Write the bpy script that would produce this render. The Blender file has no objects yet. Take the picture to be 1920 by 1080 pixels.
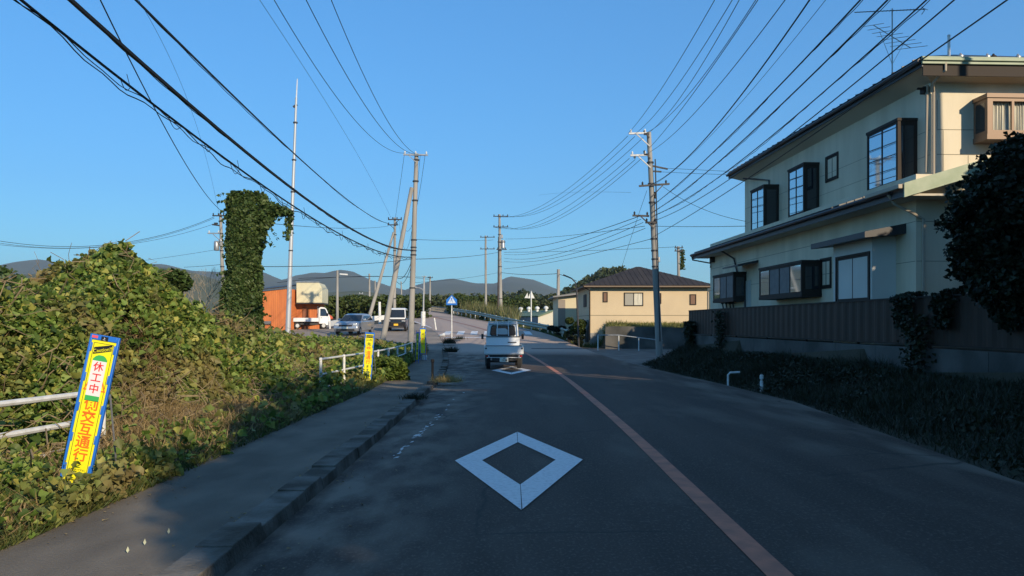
import bpy, math, random
import numpy as np
from mathutils import Vector, Matrix
random.seed(7); RNG = np.random.default_rng(11)
R = math.radians
sc = bpy.context.scene
C = sc.collection

# ------------------------------------------------------------------ camera, sky, sun, exposure
F = 1463.0            # focal length in pixels of the 1920 px wide photograph
CH = 1.55             # camera height
HY = 606.0            # horizon row
cam_data = bpy.data.cameras.new("camera"); cam = bpy.data.objects.new("camera", cam_data); C.objects.link(cam)
cam.location = (0, 0, CH); cam.rotation_euler = (R(90), 0, 0)
cam_data.sensor_width = 36; cam_data.lens = F / 1920 * 36
cam_data.shift_y = (HY - 540) / 1920
cam_data.clip_start = 0.1; cam_data.clip_end = 20000
sc.camera = cam

SUN_EL = 22.0
SUN_DIR = Vector((0.545, -0.839, math.tan(R(SUN_EL)))).normalized()
world = bpy.data.worlds.new("World"); sc.world = world; world.use_nodes = True
wn = world.node_tree; wn.nodes.clear()
sky = wn.nodes.new("ShaderNodeTexSky"); sky.sky_type = 'NISHITA'; sky.sun_disc = False
sky.sun_elevation = R(SUN_EL); sky.sun_rotation = math.atan2(SUN_DIR.x, SUN_DIR.y)
sky.air_density = 1.5; sky.dust_density = 0.0; sky.ozone_density = 10.0; sky.altitude = 0
bg = wn.nodes.new("ShaderNodeBackground"); bg.inputs[1].default_value = 0.15
wo = wn.nodes.new("ShaderNodeOutputWorld")
gm = wn.nodes.new("ShaderNodeGamma"); gm.inputs[1].default_value = .65
tn = wn.nodes.new("ShaderNodeMix"); tn.data_type = 'RGBA'; tn.blend_type = 'MULTIPLY'; tn.inputs[0].default_value = 1; tn.inputs[7].default_value = (.80, 1.42, 1.82, 1)
tg = wn.nodes.new("ShaderNodeTexCoord"); tz = wn.nodes.new("ShaderNodeSeparateXYZ"); tm = wn.nodes.new("ShaderNodeMapRange"); tc_ = wn.nodes.new("ShaderNodeMix"); tc_.data_type = 'RGBA'
tm.inputs[1].default_value = .40; tm.inputs[2].default_value = .65; tc_.inputs[6].default_value = (.76, 1.50, 2.05, 1); tc_.inputs[7].default_value = (1.15, 1.50, 1.70, 1)   # paler towards the top of the dome
wn.links.new(tg.outputs["Generated"], tz.inputs[0]); wn.links.new(tz.outputs[2], tm.inputs[0]); wn.links.new(tm.outputs[0], tc_.inputs[0]); th_ = wn.nodes.new("ShaderNodeMapRange"); th_.inputs[1].default_value = .0; th_.inputs[2].default_value = .16; tl_ = wn.nodes.new("ShaderNodeMix"); tl_.data_type = 'RGBA'
tl_.inputs[6].default_value = (.84, 1.90, 2.40, 1)   # paler towards the horizon
wn.links.new(tz.outputs[2], th_.inputs[0]); wn.links.new(th_.outputs[0], tl_.inputs[0]); wn.links.new(tc_.outputs[2], tl_.inputs[7]); wn.links.new(tl_.outputs[2], tn.inputs[7])
wn.links.new(sky.outputs[0], gm.inputs[0]); wn.links.new(gm.outputs[0], tn.inputs[6]); wn.links.new(tn.outputs[2], bg.inputs[0]); wn.links.new(bg.outputs[0], wo.inputs[0])
sun_data = bpy.data.lights.new("sun", 'SUN'); sun_data.energy = 5.0; sun_data.angle = R(0.5); sun_data.color = (1.0, 0.82, 0.58)
sun = bpy.data.objects.new("sun", sun_data); C.objects.link(sun)
sun.rotation_euler = SUN_DIR.to_track_quat('Z', 'Y').to_euler()
sc.view_settings.view_transform = 'Standard'; sc.view_settings.look = 'None'
sc.view_settings.exposure = 0.0; sc.view_settings.gamma = 1.0
sc.cycles.max_bounces = 6; sc.cycles.transparent_max_bounces = 8; sc.cycles.volume_bounces = 0
sc.cycles.use_denoising = True

# ------------------------------------------------------------------ helpers
def at(px, py, Y):
    return Vector(((px - 960) / F * Y, Y, CH - (py - HY) / F * Y))

MATS = {}
def mat(name, col, rough=0.7, metal=0.0, col2=None, scale=3.0, bump=0.0, bscale=40.0, detail=4.0, spec=0.5, stretch=None, lo=0.35, hi=0.65, coat=0.0):
    if name in MATS: return MATS[name]
    m = bpy.data.materials.new(name); m.use_nodes = True; nt = m.node_tree; b = nt.nodes["Principled BSDF"]
    b.inputs["Base Color"].default_value = (*col, 1); b.inputs["Roughness"].default_value = rough
    b.inputs["Metallic"].default_value = metal; b.inputs["Specular IOR Level"].default_value = spec
    if coat: b.inputs["Coat Weight"].default_value = coat; b.inputs["Coat Roughness"].default_value = 0.08
    tc = nt.nodes.new("ShaderNodeTexCoord"); src = tc.outputs["Object"]
    if stretch:
        mp = nt.nodes.new("ShaderNodeMapping"); mp.inputs["Scale"].default_value = stretch; nt.links.new(src, mp.inputs[0]); src = mp.outputs[0]
    if col2 is not None:
        n = nt.nodes.new("ShaderNodeTexNoise"); n.inputs["Scale"].default_value = scale; n.inputs["Detail"].default_value = detail
        nt.links.new(src, n.inputs["Vector"])
        r = nt.nodes.new("ShaderNodeValToRGB"); r.color_ramp.elements[0].position = lo; r.color_ramp.elements[1].position = hi
        r.color_ramp.elements[0].color = (*col, 1); r.color_ramp.elements[1].color = (*col2, 1)
        nt.links.new(n.outputs[0], r.inputs[0]); nt.links.new(r.outputs[0], b.inputs["Base Color"])
    if bump:
        n2 = nt.nodes.new("ShaderNodeTexNoise"); n2.inputs["Scale"].default_value = bscale; n2.inputs["Detail"].default_value = 5
        nt.links.new(src, n2.inputs["Vector"])
        bp = nt.nodes.new("ShaderNodeBump"); bp.inputs["Strength"].default_value = bump; bp.inputs["Distance"].default_value = 0.02
        nt.links.new(n2.outputs[0], bp.inputs["Height"]); nt.links.new(bp.outputs[0], b.inputs["Normal"])
    MATS[name] = m
    return m

def leafmat(name, cols, trans=0.25, rough=0.55, big=None, bigscale=0.6, spec=0.35):
    """leaf colours vary leaf by leaf, with patches of a second tint"""
    if name in MATS: return MATS[name]
    m = bpy.data.materials.new(name); m.use_nodes = True; nt = m.node_tree; b = nt.nodes["Principled BSDF"]
    g = nt.nodes.new("ShaderNodeNewGeometry"); r = nt.nodes.new("ShaderNodeValToRGB")
    cr = r.color_ramp
    for i, c in enumerate(cols):
        p = i / (len(cols) - 1)
        e = cr.elements[i] if i < 2 else cr.elements.new(p)
        e.position = p
    els = sorted(cr.elements, key=lambda e: e.position)
    for i, e in enumerate(els):
        e.position = i / (len(cols) - 1); e.color = (*cols[i], 1)
    nt.links.new(g.outputs["Random Per Island"], r.inputs[0]); out = r.outputs[0]
    if big:
        tc = nt.nodes.new("ShaderNodeTexCoord"); n = nt.nodes.new("ShaderNodeTexNoise"); n.inputs["Scale"].default_value = bigscale; n.inputs["Detail"].default_value = 3
        nt.links.new(tc.outputs["Object"], n.inputs["Vector"])
        r2 = nt.nodes.new("ShaderNodeValToRGB"); r2.color_ramp.elements[0].position = 0.5; r2.color_ramp.elements[1].position = 0.66
        r2.color_ramp.elements[0].color = (0, 0, 0, 1); r2.color_ramp.elements[1].color = (1, 1, 1, 1)
        nt.links.new(n.outputs[0], r2.inputs[0])
        mx = nt.nodes.new("ShaderNodeMix"); mx.data_type = 'RGBA'
        nt.links.new(r2.outputs[0], mx.inputs[0]); nt.links.new(out, mx.inputs[6]); mx.inputs[7].default_value = (*big, 1); out = mx.outputs[2]
    nt.links.new(out, b.inputs["Base Color"]); b.inputs["Roughness"].default_value = rough; b.inputs["Specular IOR Level"].default_value = spec
    tr = nt.nodes.new("ShaderNodeBsdfTranslucent"); nt.links.new(out, tr.inputs[0])
    ms = nt.nodes.new("ShaderNodeMixShader"); ms.inputs[0].default_value = trans
    nt.links.new(b.outputs[0], ms.inputs[1]); nt.links.new(tr.outputs[0], ms.inputs[2])
    nt.links.new(ms.outputs[0], nt.nodes["Material Output"].inputs[0])
    MATS[name] = m
    return m

def tag(o, label=None, cat=None, group=None, kind=None):
    if label: o["label"] = label
    if cat: o["category"] = cat
    if group: o["group"] = group
    if kind: o["kind"] = kind
    return o

def empty(name, loc=(0, 0, 0), rz_=0, label=None, cat=None, group=None):
    o = bpy.data.objects.new(name, None); C.objects.link(o); o.location = loc; o.rotation_euler = (0, 0, rz_)
    o.empty_display_size = 0.2
    return tag(o, label, cat, group)

def link(name, me, m=None, parent=None):
    if m is not None:
        for x in (m if isinstance(m, (list, tuple)) else [m]): me.materials.append(x)
    o = bpy.data.objects.new(name, me); C.objects.link(o)
    if parent is not None: o.parent = parent
    return o

class MB:
    def __init__(s): s.v = []; s.f = []; s.mi = []; s.m = 0
    def add(s, vs, fs):
        k = len(s.v); s.v += [tuple(v) for v in vs]; s.f += [tuple(i + k for i in f) for f in fs]; s.mi += [s.m] * len(fs); return s
    def box(s, x0, x1, y0, y1, z0, z1):
        vs = [(x, y, z) for z in (z0, z1) for y in (y0, y1) for x in (x0, x1)]
        return s.add(vs, [(0, 2, 3, 1), (4, 5, 7, 6), (0, 1, 5, 4), (2, 6, 7, 3), (0, 4, 6, 2), (1, 3, 7, 5)])
    def bar(s, a, b, w, h, up=(0, 0, 1)):
        a = Vector(a); b = Vector(b); d = (b - a).normalized(); up = Vector(up)
        if abs(d.dot(up)) > .99: up = Vector((0, 1, 0))
        sx = d.cross(up).normalized() * w / 2; sz = sx.cross(d).normalized() * h / 2
        vs = [p + i * sx + j * sz for p in (a, b) for j in (-1, 1) for i in (-1, 1)]
        return s.add(vs, [(0, 1, 3, 2), (4, 6, 7, 5), (0, 4, 5, 1), (2, 3, 7, 6), (0, 2, 6, 4), (1, 5, 7, 3)])
    def tube(s, pts, r, n=8, cap=True):
        pts = [Vector(p) for p in pts]; rs = r if isinstance(r, (list, tuple)) else [r] * len(pts)
        rings = []; prev = None
        for i, p in enumerate(pts):
            d = (pts[min(i + 1, len(pts) - 1)] - pts[max(i - 1, 0)]).normalized()
            if prev is None:
                u = Vector((0, 0, 1)) if abs(d.z) < .9 else Vector((1, 0, 0))
                u = (u - d * u.dot(d)).normalized()
            else:
                u = (prev - d * prev.dot(d)).normalized()
            prev = u; w = d.cross(u)
            rings.append([p + (u * math.cos(2 * math.pi * k / n) + w * math.sin(2 * math.pi * k / n)) * rs[i] for k in range(n)])
        vs = [v for ring in rings for v in ring]
        fs = [(i * n + k, i * n + (k + 1) % n, (i + 1) * n + (k + 1) % n, (i + 1) * n + k) for i in range(len(pts) - 1) for k in range(n)]
        if cap: fs += [tuple(range(n))[::-1], tuple(range((len(pts) - 1) * n, len(pts) * n))]
        return s.add(vs, fs)
    def prism(s, poly, axis, a, b):
        """poly of 2D points in the two other axes, extruded along axis from a to b"""
        n = len(poly)
        def mk(p, t):
            return {'x': (t, p[0], p[1]), 'y': (p[0], t, p[1]), 'z': (p[0], p[1], t)}[axis]
        vs = [mk(p, a) for p in poly] + [mk(p, b) for p in poly]
        return s.add(vs, [tuple(range(n))[::-1], tuple(range(n, 2 * n))] + [(i, (i + 1) % n, n + (i + 1) % n, n + i) for i in range(n)])
    def quad(s, *vs): return s.add(vs, [tuple(range(len(vs)))])
    def lathe(s, c, prof, n=16):
        c = Vector(c); vs = [c + Vector((r * math.cos(2 * math.pi * k / n), r * math.sin(2 * math.pi * k / n), z)) for r, z in prof for k in range(n)]
        fs = [(i * n + k, i * n + (k + 1) % n, (i + 1) * n + (k + 1) % n, (i + 1) * n + k) for i in range(len(prof) - 1) for k in range(n)]
        fs += [tuple(range(n))[::-1], tuple(range((len(prof) - 1) * n, len(prof) * n))]
        return s.add(vs, fs)
    def build(s, name, m, parent=None, smooth=False, bevel=0.0):
        me = bpy.data.meshes.new(name); me.from_pydata(s.v, [], s.f); me.update()
        o = link(name, me, m, parent)
        if s.m or any(s.mi): me.polygons.foreach_set("material_index", s.mi)
        import bmesh
        bm = bmesh.new(); bm.from_mesh(me); bmesh.ops.recalc_face_normals(bm, faces=bm.faces); bm.to_mesh(me); bm.free()
        if smooth:
            me.polygons.foreach_set("use_smooth", [True] * len(me.polygons))
            me.set_sharp_from_angle(angle=R(40))
        if bevel:
            md = o.modifiers.new("bevel", 'BEVEL'); md.width = bevel; md.segments = 2; md.limit_method = 'ANGLE'; md.angle_limit = R(35)
            me.polygons.foreach_set("use_smooth", [True] * len(me.polygons))
            me.set_sharp_from_angle(angle=R(50))
        return o

def absorb(o, b):
    """add a builder's faces to an existing part's mesh"""
    import bmesh
    bm = bmesh.new(); bm.from_mesh(o.data); vs = [bm.verts.new(v) for v in b.v]
    for f in b.f: bm.faces.new([vs[i] for i in f])
    bm.to_mesh(o.data); bm.free()

def npmesh(name, V, Fq, m, parent=None, smooth=False):
    """V (n,3), Fq (k,3) or (k,4)"""
    me = bpy.data.meshes.new(name); V = np.asarray(V, np.float32); Fq = np.asarray(Fq, np.int32); k, w = Fq.shape
    me.vertices.add(len(V)); me.vertices.foreach_set("co", V.ravel())
    me.loops.add(k * w); me.loops.foreach_set("vertex_index", Fq.ravel())
    me.polygons.add(k); me.polygons.foreach_set("loop_start", np.arange(k, dtype=np.int32) * w)
    me.update(calc_edges=True)
    if smooth: me.polygons.foreach_set("use_smooth", np.ones(k, bool))
    return link(name, me, m, parent)

def grid_mesh(name, X, Y, Z, m, parent=None, smooth=True):
    ny, nx = X.shape; V = np.stack([X, Y, Z], -1).reshape(-1, 3)
    i = np.arange(ny - 1)[:, None] * nx + np.arange(nx - 1)[None]
    Fq = np.stack([i, i + 1, i + nx + 1, i + nx], -1).reshape(-1, 4)
    return npmesh(name, V, Fq, m, parent, smooth)

def leaf_arrays(P, size, up=0.6, fold=0.25, aspect=0.8, droop=0.0, lobed=False):
    """one folded pointed leaf (2 triangles) per point, facing every way but mostly up"""
    n = len(P); size = np.broadcast_to(size, n)[:, None]
    N = RNG.normal(size=(n, 3)); N[:, 2] = np.abs(N[:, 2]) * 1.0 + up * 1.6; N /= np.linalg.norm(N, axis=1, keepdims=True)
    D = RNG.normal(size=(n, 3)); D[:, 2] -= droop; D -= N * (D * N).sum(1, keepdims=True); D /= np.linalg.norm(D, axis=1, keepdims=True)
    W = np.cross(N, D)
    b = P - D * size; t = P + D * size * 1.0 - N * size * fold * .5
    if lobed:   # broad three-lobed outline
        q = lambda w, d, f: P + W * size * w + D * size * d + N * size * f
        V = np.stack([b, q(.62, -.72, fold), q(.88, -.15, fold), q(.50, .10, fold * .5), t, q(-.50, .10, fold * .5), q(-.88, -.15, fold), q(-.62, -.72, fold)], 1).reshape(-1, 3)
        k = np.arange(n)[:, None] * 8
        T = np.concatenate([k + [0, 2, 1], k + [0, 3, 2], k + [0, 4, 3], k + [0, 5, 4], k + [0, 6, 5], k + [0, 7, 6]], 1).reshape(-1, 3)
        return V, T
    l = P + W * size * aspect - D * size * .25 + N * size * fold; r = P - W * size * aspect - D * size * .25 + N * size * fold
    V = np.stack([b, l, t, r], 1).reshape(-1, 3)
    k = np.arange(n)[:, None] * 4
    T = np.concatenate([k + [0, 2, 1], k + [0, 3, 2]], 1).reshape(-1, 3)
    return V, T

def leaves(name, P, size, m, parent=None, **kw):
    V, T = leaf_arrays(np.asarray(P, float), size, **kw)
    return npmesh(name, V, T, m, parent)

def blades(name, P, h, w, m, parent=None, lean=0.5):
    P = np.asarray(P, float); n = len(P); h = np.broadcast_to(h, n)[:, None]; w = np.broadcast_to(w, n)[:, None]
    a = RNG.uniform(0, 2 * np.pi, n); S = np.stack([np.cos(a), np.sin(a), 0 * a], 1)
    L = RNG.normal(size=(n, 3)) * lean; L[:, 2] = 1; L /= np.linalg.norm(L, axis=1, keepdims=True)
    L2 = L + RNG.normal(size=(n, 3)) * lean * .6; L2[:, 2] *= .7
    b0 = P - S * w; b1 = P + S * w; m0 = P + L * h * .55 - S * w * .7; m1 = P + L * h * .55 + S * w * .7; t = P + L * h * .55 + L2 * h * .45
    V = np.stack([b0, b1, m1, m0, t], 1).reshape(-1, 3); k = np.arange(n)[:, None] * 5
    T = np.concatenate([k + [0, 1, 2], k + [0, 2, 3], k + [3, 2, 4]], 1).reshape(-1, 3)
    return npmesh(name, V, T, m, parent)

def ss(t): t = np.clip(t, 0, 1); return t * t * (3 - 2 * t)
def copy_tree(o, parent=None):
    c = o.copy(); C.objects.link(c)
    if parent is not None: c.parent = parent
    for ch in list(o.children): copy_tree(ch, c)
    return c

# value noise in numpy for terrain and outlines
_NG = RNG.random((256, 256))
def vnoise(x, y):
    x = np.asarray(x, float); y = np.asarray(y, float); xi = np.floor(x).astype(int); yi = np.floor(y).astype(int); fx = x - xi; fy = y - yi
    fx = fx * fx * (3 - 2 * fx); fy = fy * fy * (3 - 2 * fy)
    g = lambda a, b: _NG[a % 256, b % 256]
    return (g(xi, yi) * (1 - fx) + g(xi + 1, yi) * fx) * (1 - fy) + (g(xi, yi + 1) * (1 - fx) + g(xi + 1, yi + 1) * fx) * fy
def fbm(x, y, o=4): return sum(vnoise(x * 2**k + 17 * k, y * 2**k + 5 * k) * .5**k for k in range(o)) / sum(.5**k for k in range(o))

# ------------------------------------------------------------------ materials
M_asph = mat("asphalt", (.034, .037, .042), .85, col2=(.05, .052, .056), scale=2.2, bump=.5, bscale=160, stretch=(1, .35, 1))
M_side = mat("side_asphalt", (.15, .13, .11), .9, col2=(.22, .19, .165), scale=1.5, bump=.6, bscale=60)
M_walk = mat("sidewalk_asphalt", (.13, .11, .085), .9, col2=(.21, .18, .14), scale=1.8, detail=10, stretch=(1, .5, 1), bump=.6, bscale=90)
M_lot = mat("lot_asphalt", (.24, .20, .165), .9, col2=(.32, .27, .22), scale=.6, bump=.4, bscale=60)
M_white = mat("road_paint", (.80, .80, .80), .6, col2=(.58, .57, .56), scale=22, detail=12, lo=.45, hi=.8, bump=.3, bscale=90)
M_orange = mat("orange_paint", (.60, .215, .125), .75, col2=(.40, .16, .10), scale=5, detail=10)
M_kerb = mat("kerb_concrete", (.19, .175, .15), .9, col2=(.06, .05, .035), scale=2.2, lo=.36, hi=.6, detail=10, bump=.8, bscale=30)
M_soil = mat("soil", (.05, .042, .028), 1, col2=(.04, .055, .02), scale=1.4, bump=.8, bscale=12)
M_conc = mat("concrete", (.30, .29, .27), .9, col2=(.17, .17, .16), scale=1.6, bump=.5, bscale=25)
M_polec = mat("pole_concrete", (.36, .34, .31), .85, col2=(.25, .24, .22), scale=3, bump=.3, bscale=30, stretch=(1, 1, .15))
M_galv = mat("galvanised_steel", (.45, .46, .47), .45, .6, col2=(.33, .34, .35), scale=8)
M_dark = mat("dark_steel", (.045, .045, .05), .5, .3)
M_cable = mat("cable_black", (.012, .014, .018), .6)
M_insul = mat("porcelain", (.75, .75, .72), .25)
M_wpipe = mat("white_pipe_paint", (.78, .79, .78), .45, col2=(.6, .6, .57), scale=9)
M_glass = mat("window_glass", (.46, .54, .60), .03, .85)
M_cglass = mat("car_glass", (.02, .024, .03), .05, .0, spec=.9)
M_black = mat("black_rubber", (.015, .015, .016), .8)
# ------------------------------------------------------------------ lie of the land
_ry = np.array([-80, 0, 15, 28, 33, 38, 44, 50, 56, 65, 80, 95, 110, 125, 140, 170, 6000.])
_rz = np.array([.5, 0, -.14, -.26, -.25, -.16, .02, .42, .78, 1.12, 1.68, 2.25, 2.9, 3.5, 3.9, 3.9, 3.9])
def _sm(x, xp, fp, w): return sum(np.interp(x + k * w, xp, fp) for k in (-1, -.5, 0, .5, 1)) / 5
def rz(y): return _sm(np.asarray(y, float), _ry, _rz, 3.0)
_cy = np.array([-60, 5, 12, 21, 27, 33, 38, 44, 50, 56, 63, 72, 84, 95, 115, 140, 170.])
_cx = np.array([.6, 1.66, 1.78, 1.76, 1.68, 1.45, 1.08, .45, -.3, -1.15, -2.3, -4.2, -6.9, -9.4, -14.4, -21.5, -31.])
def cx(y): return _sm(np.asarray(y, float), _cy, _cx, 2.5)
_ey = np.array([-60, 2, 8, 14, 17, 23.6, 29, 32, 45.5, 52, 170.])
_er = np.array([5.1, 5.1, 5.2, 5.85, 6.15, 6.05, 5.75, 5.5, 4.1, 3.4, 3.4])
def redge(y):
    y = np.asarray(y, float)
    return np.where(y < 45, np.interp(y, _ey, _er), cx(y) + 3.75)
def ledge(y):
    y = np.asarray(y, float)
    return np.where(y < 34, np.interp(y, [-60, 5, 10, 15, 20, 25, 30, 34], [-1.85, -1.84, -1.88, -1.98, -2.08, -2.22, -2.5, float(cx(34.)) - 4.15]), cx(y) - 4.15)
def walk_l(y): return np.interp(y, [-60, 0, 8, 14, 20, 34, 60], [-4.7, -3.75, -3.65, -3.75, -3.75, -4.5, -5.0])
def fence_x(y): return 9.13 - .042 * y
LOT_Y0, LOT_Y1 = 42.5, 74.0

_hy = np.array([-60, 0, 5, 12, 18, 22, 27, 34, 40, 42.5, 60.])
_hh = np.array([1.6, 1.6, 1.6, 1.6, 1.42, 1.2, .85, .60, .45, 0., 0.])
MOUNDS = [(-7.9, 15.2, 1.15, .85), (-7.3, 10.8, .30, 1.2), (-9.4, 19.8, .55, 1.4), (-12, 17, .4, 2.5), (-6.6, 24, .15, 1.2), (-11.5, 27, .2, 2)]
def bank(x, y):
    x = np.asarray(x, float); y = np.asarray(y, float)
    d = walk_l(y) - x
    b = np.interp(y, [9, 11], [.04, .10]) * ss(d / .5) + np.interp(y, _hy, _hh) * ss((d - np.interp(y, [6, 9.5, 13, 16, 19, 24, 36, 40], [1.8, 1.85, 1.9, 1.25, .85, .95, .35, .2])) / np.interp(y, [8, 12, 16, 20, 30], [1.7, 1.5, 2.0, 2.8, 3.0]))
    for mx, my, h, s in MOUNDS: b = b + h * np.exp(-((x - mx)**2 + (y - my)**2) / (2 * s * s)) * ss((d - .6) / 1.5)
    b = b * (.84 + .30 * fbm(x * .7 + 3, y * .7)) + .42 * (fbm(x * 1.5 + 8, y * 1.5, 3) - .5) * ss((d - .8) / 1.2) * np.interp(y, [0, 18, 40, 43], [1, 1, .5, 0]) 
    return np.where(d > 0, b, 0)
def G(x, y):
    x = np.asarray(x, float); y = np.asarray(y, float)
    g = rz(y) + 0 * x
    # left bank under the creepers
    g = g + bank(x, y) * .75 * (y < 43)
    # right verge up to the retaining wall, then the raised lot
    e = redge(y); f = fence_x(y)
    rise = np.where(x > f + .05, 1.1 - rz(y), np.clip((.55 - rz(y) * .9), 0, 2) * ss((x - e - .1) / np.maximum(f - e - .2, .3)))
    k = ss((34.3 - y) / .8)
    g = np.where((x > e), g + rise * k, g)
    # beige lot behind the side street
    k2 = ss((y - 44.9) / .3) * ss((x - 5.4) / .5)
    g = np.where(x > 5.2, g + (1.05 - rz(y) + .12 * np.clip(y - 45, 0, 4)) * k2, g)
    # low ground right of the far road
    k3 = ss((x - e - 1.5) / 4) * ss((y - 52) / 8)
    g = g - k3 * np.where(x > 5.2, 0, 1) * .9
    g = g - np.where(x < 5.2, .40, 0) * ss((x - e - .15) / .5) * ss((y - 46) / 3) * (1 - .7 * ss((y - 70) / 30))
    far = ss((y - 150) / 200)
    g = g * (1 - far) + 2.2 * far
    # fields left of the far road stay lower
    kl = ss((-x - 14 + cx(y)) / 10) * ss((y - 74) / 12) * (1 - far)
    g = g - kl * (rz(y) - .9)
    return g

xs = np.unique(np.concatenate([np.linspace(-34, 30, 170), -np.geomspace(34, 3500, 34), np.geomspace(30, 3500, 34)]))
ys = np.unique(np.concatenate([np.linspace(-30, 90, 300), np.linspace(90, 180, 40), np.geomspace(180, 6000, 30), [-120, -70, -45]]))
X, Y = np.meshgrid(xs, ys)
paved = (X > walk_l(Y) - .1) & (X < redge(Y) + .05)
Z = G(X, Y) - .06 - .25 * ((X > walk_l(Y) + .2) & (X < redge(Y) - .3) & (Y < 170))
M_ground = mat("ground_earth", (.03, .03, .016), 1, col2=(.06, .05, .03), scale=.35, bump=.9, bscale=6)
tag(grid_mesh("ground", X, Y, Z, M_ground), kind="structure")

def strip(name, fl, fr, y0, y1, n, m, dz, nx=9, crown=0.0):
    yy = np.linspace(y0, y1, n)[:, None]; t = np.linspace(0, 1, nx)[None]
    a = fl(yy) * np.ones_like(yy); b = fr(yy) * np.ones_like(yy)
    X = a + (b - a) * t; Yg = yy + 0 * t
    Z = rz(Yg) + dz + crown * (1 - (2 * t - 1)**2)
    return tag(grid_mesh(name, X, Yg, Z, m), kind="structure")
def mk_asphalt(name, base, base2, wear, far=None):
    m = bpy.data.materials.new(name); m.use_nodes = True; nt = m.node_tree; b = nt.nodes["Principled BSDF"]; b.inputs["Roughness"].default_value = .82
    tc = nt.nodes.new("ShaderNodeTexCoord")
    def noise(sc_, st, det=4):
        mp = nt.nodes.new("ShaderNodeMapping"); mp.inputs["Scale"].default_value = st; nt.links.new(tc.outputs["Object"], mp.inputs[0])
        n = nt.nodes.new("ShaderNodeTexNoise"); n.inputs["Scale"].default_value = sc_; n.inputs["Detail"].default_value = det; nt.links.new(mp.outputs[0], n.inputs["Vector"]); return n.outputs[0]
    def ramp(v, a, c, c0, c1):
        r = nt.nodes.new("ShaderNodeValToRGB"); r.color_ramp.elements[0].position = a; r.color_ramp.elements[1].position = c
        r.color_ramp.elements[0].color = (*c0, 1); r.color_ramp.elements[1].color = (*c1, 1); nt.links.new(v, r.inputs[0]); return r.outputs[0]
    def mix(f, a, c):
        x = nt.nodes.new("ShaderNodeMix"); x.data_type = 'RGBA'; nt.links.new(f, x.inputs[0]); nt.links.new(a, x.inputs[6])
        if isinstance(c, tuple): x.inputs[7].default_value = (*c, 1)
        else: nt.links.new(c, x.inputs[7])
        return x.outputs[2]
    col = ramp(noise(1.4, (1, .12, 1)), .35, .68, base, base2)
    fine = ramp(noise(46, (1, .6, 1), 4), .52, .74, (0, 0, 0), (.55, .55, .55))
    col = mix(fine, col, wear)
    # dust and grit worn into streaks
    dust = ramp(noise(.9, (1, .35, 1), 6), .55, .75, (0, 0, 0), (.55, .55, .55))
    col = mix(dust, col, wear)
    spx = nt.nodes.new("ShaderNodeSeparateXYZ"); nt.links.new(tc.outputs["Object"], spx.inputs[0])
    def mul(a, b_):
        q = nt.nodes.new("ShaderNodeMath"); q.operation = 'MULTIPLY'; nt.links.new(a, q.inputs[0]); nt.links.new(b_, q.inputs[1]); return q.outputs[0]
    def mrange(a, b_, c, d):
        q = nt.nodes.new("ShaderNodeMapRange"); q.inputs[1].default_value = a; q.inputs[2].default_value = b_; q.inputs[3].default_value = c; q.inputs[4].default_value = d; nt.links.new(spx.outputs[0], q.inputs[0]); return q.outputs[0]
    # grit swept against both kerb lines
    g1 = mul(ramp(noise(2.2, (1.2, .5, 1), 8), .40, .62, (0, 0, 0), (1, 1, 1)), mrange(-.2, -1.7, 0, .85)); col = mix(g1, col, (.24, .20, .155))
    g2 = mul(ramp(noise(1.6, (1.2, .25, 1), 7), .42, .66, (0, 0, 0), (1, 1, 1)), mrange(4.3, 5.2, 0, .9)); col = mix(g2, col, wear)
    # cracks
    vo = nt.nodes.new("ShaderNodeTexVoronoi"); vo.feature = 'DISTANCE_TO_EDGE'; vo.inputs["Scale"].default_value = .33; 
    wp = nt.nodes.new("ShaderNodeMixRGB"); wp.inputs[0].default_value = .12; nt.links.new(tc.outputs["Object"], wp.inputs[1]); nz = nt.nodes.new("ShaderNodeTexNoise"); nz.inputs["Scale"].default_value = 2.5; nt.links.new(tc.outputs["Object"], nz.inputs["Vector"]); nt.links.new(nz.outputs["Color"], wp.inputs[2]); nt.links.new(wp.outputs[0], vo.inputs["Vector"])
    ck = mul(ramp(vo.outputs["Distance"], .0015, .006, (1, 1, 1), (0, 0, 0)), ramp(noise(.25, (1, 1, 1), 2), .5, .56, (0, 0, 0), (.8, .8, .8))); col = mix(ck, col, (.012, .011, .010))
    if far:   # older, browner surface past the junction, lightened to carry the sunlight there
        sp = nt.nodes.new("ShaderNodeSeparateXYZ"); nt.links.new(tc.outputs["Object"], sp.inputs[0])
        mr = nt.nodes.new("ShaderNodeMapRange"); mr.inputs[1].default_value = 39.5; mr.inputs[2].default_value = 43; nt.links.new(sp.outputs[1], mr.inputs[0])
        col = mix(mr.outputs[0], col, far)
    nt.links.new(col, b.inputs["Base Color"])
    bp = nt.nodes.new("ShaderNodeBump"); bp.inputs["Strength"].default_value = .5; bp.inputs["Distance"].default_value = .01
    nt.links.new(noise(140, (1, 1, 1)), bp.inputs["Height"]); nt.links.new(bp.outputs[0], b.inputs["Normal"])
    MATS[name] = m; return m
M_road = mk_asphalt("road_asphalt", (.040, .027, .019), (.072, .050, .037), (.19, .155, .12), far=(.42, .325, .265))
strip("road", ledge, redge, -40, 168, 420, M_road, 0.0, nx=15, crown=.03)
# sidewalk and, beyond the rail, the apron in front of the parking lot
strip("sidewalk", lambda y: walk_l(y) - .05, lambda y: ledge(y) - .02, -40, 44, 160, M_walk, .004, nx=5)
strip("parking_lot", lambda y: -24 + 0 * y, lambda y: np.where(y < 44, walk_l(y) - .6, ledge(y) - .02), LOT_Y0, LOT_Y1, 40, M_lot, .002, nx=30)
strip("side_street", lambda y: redge(y) - .35, lambda y: 24 + 0 * y, 31.8, 44.7, 30, M_side, -.004, nx=24)

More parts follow.
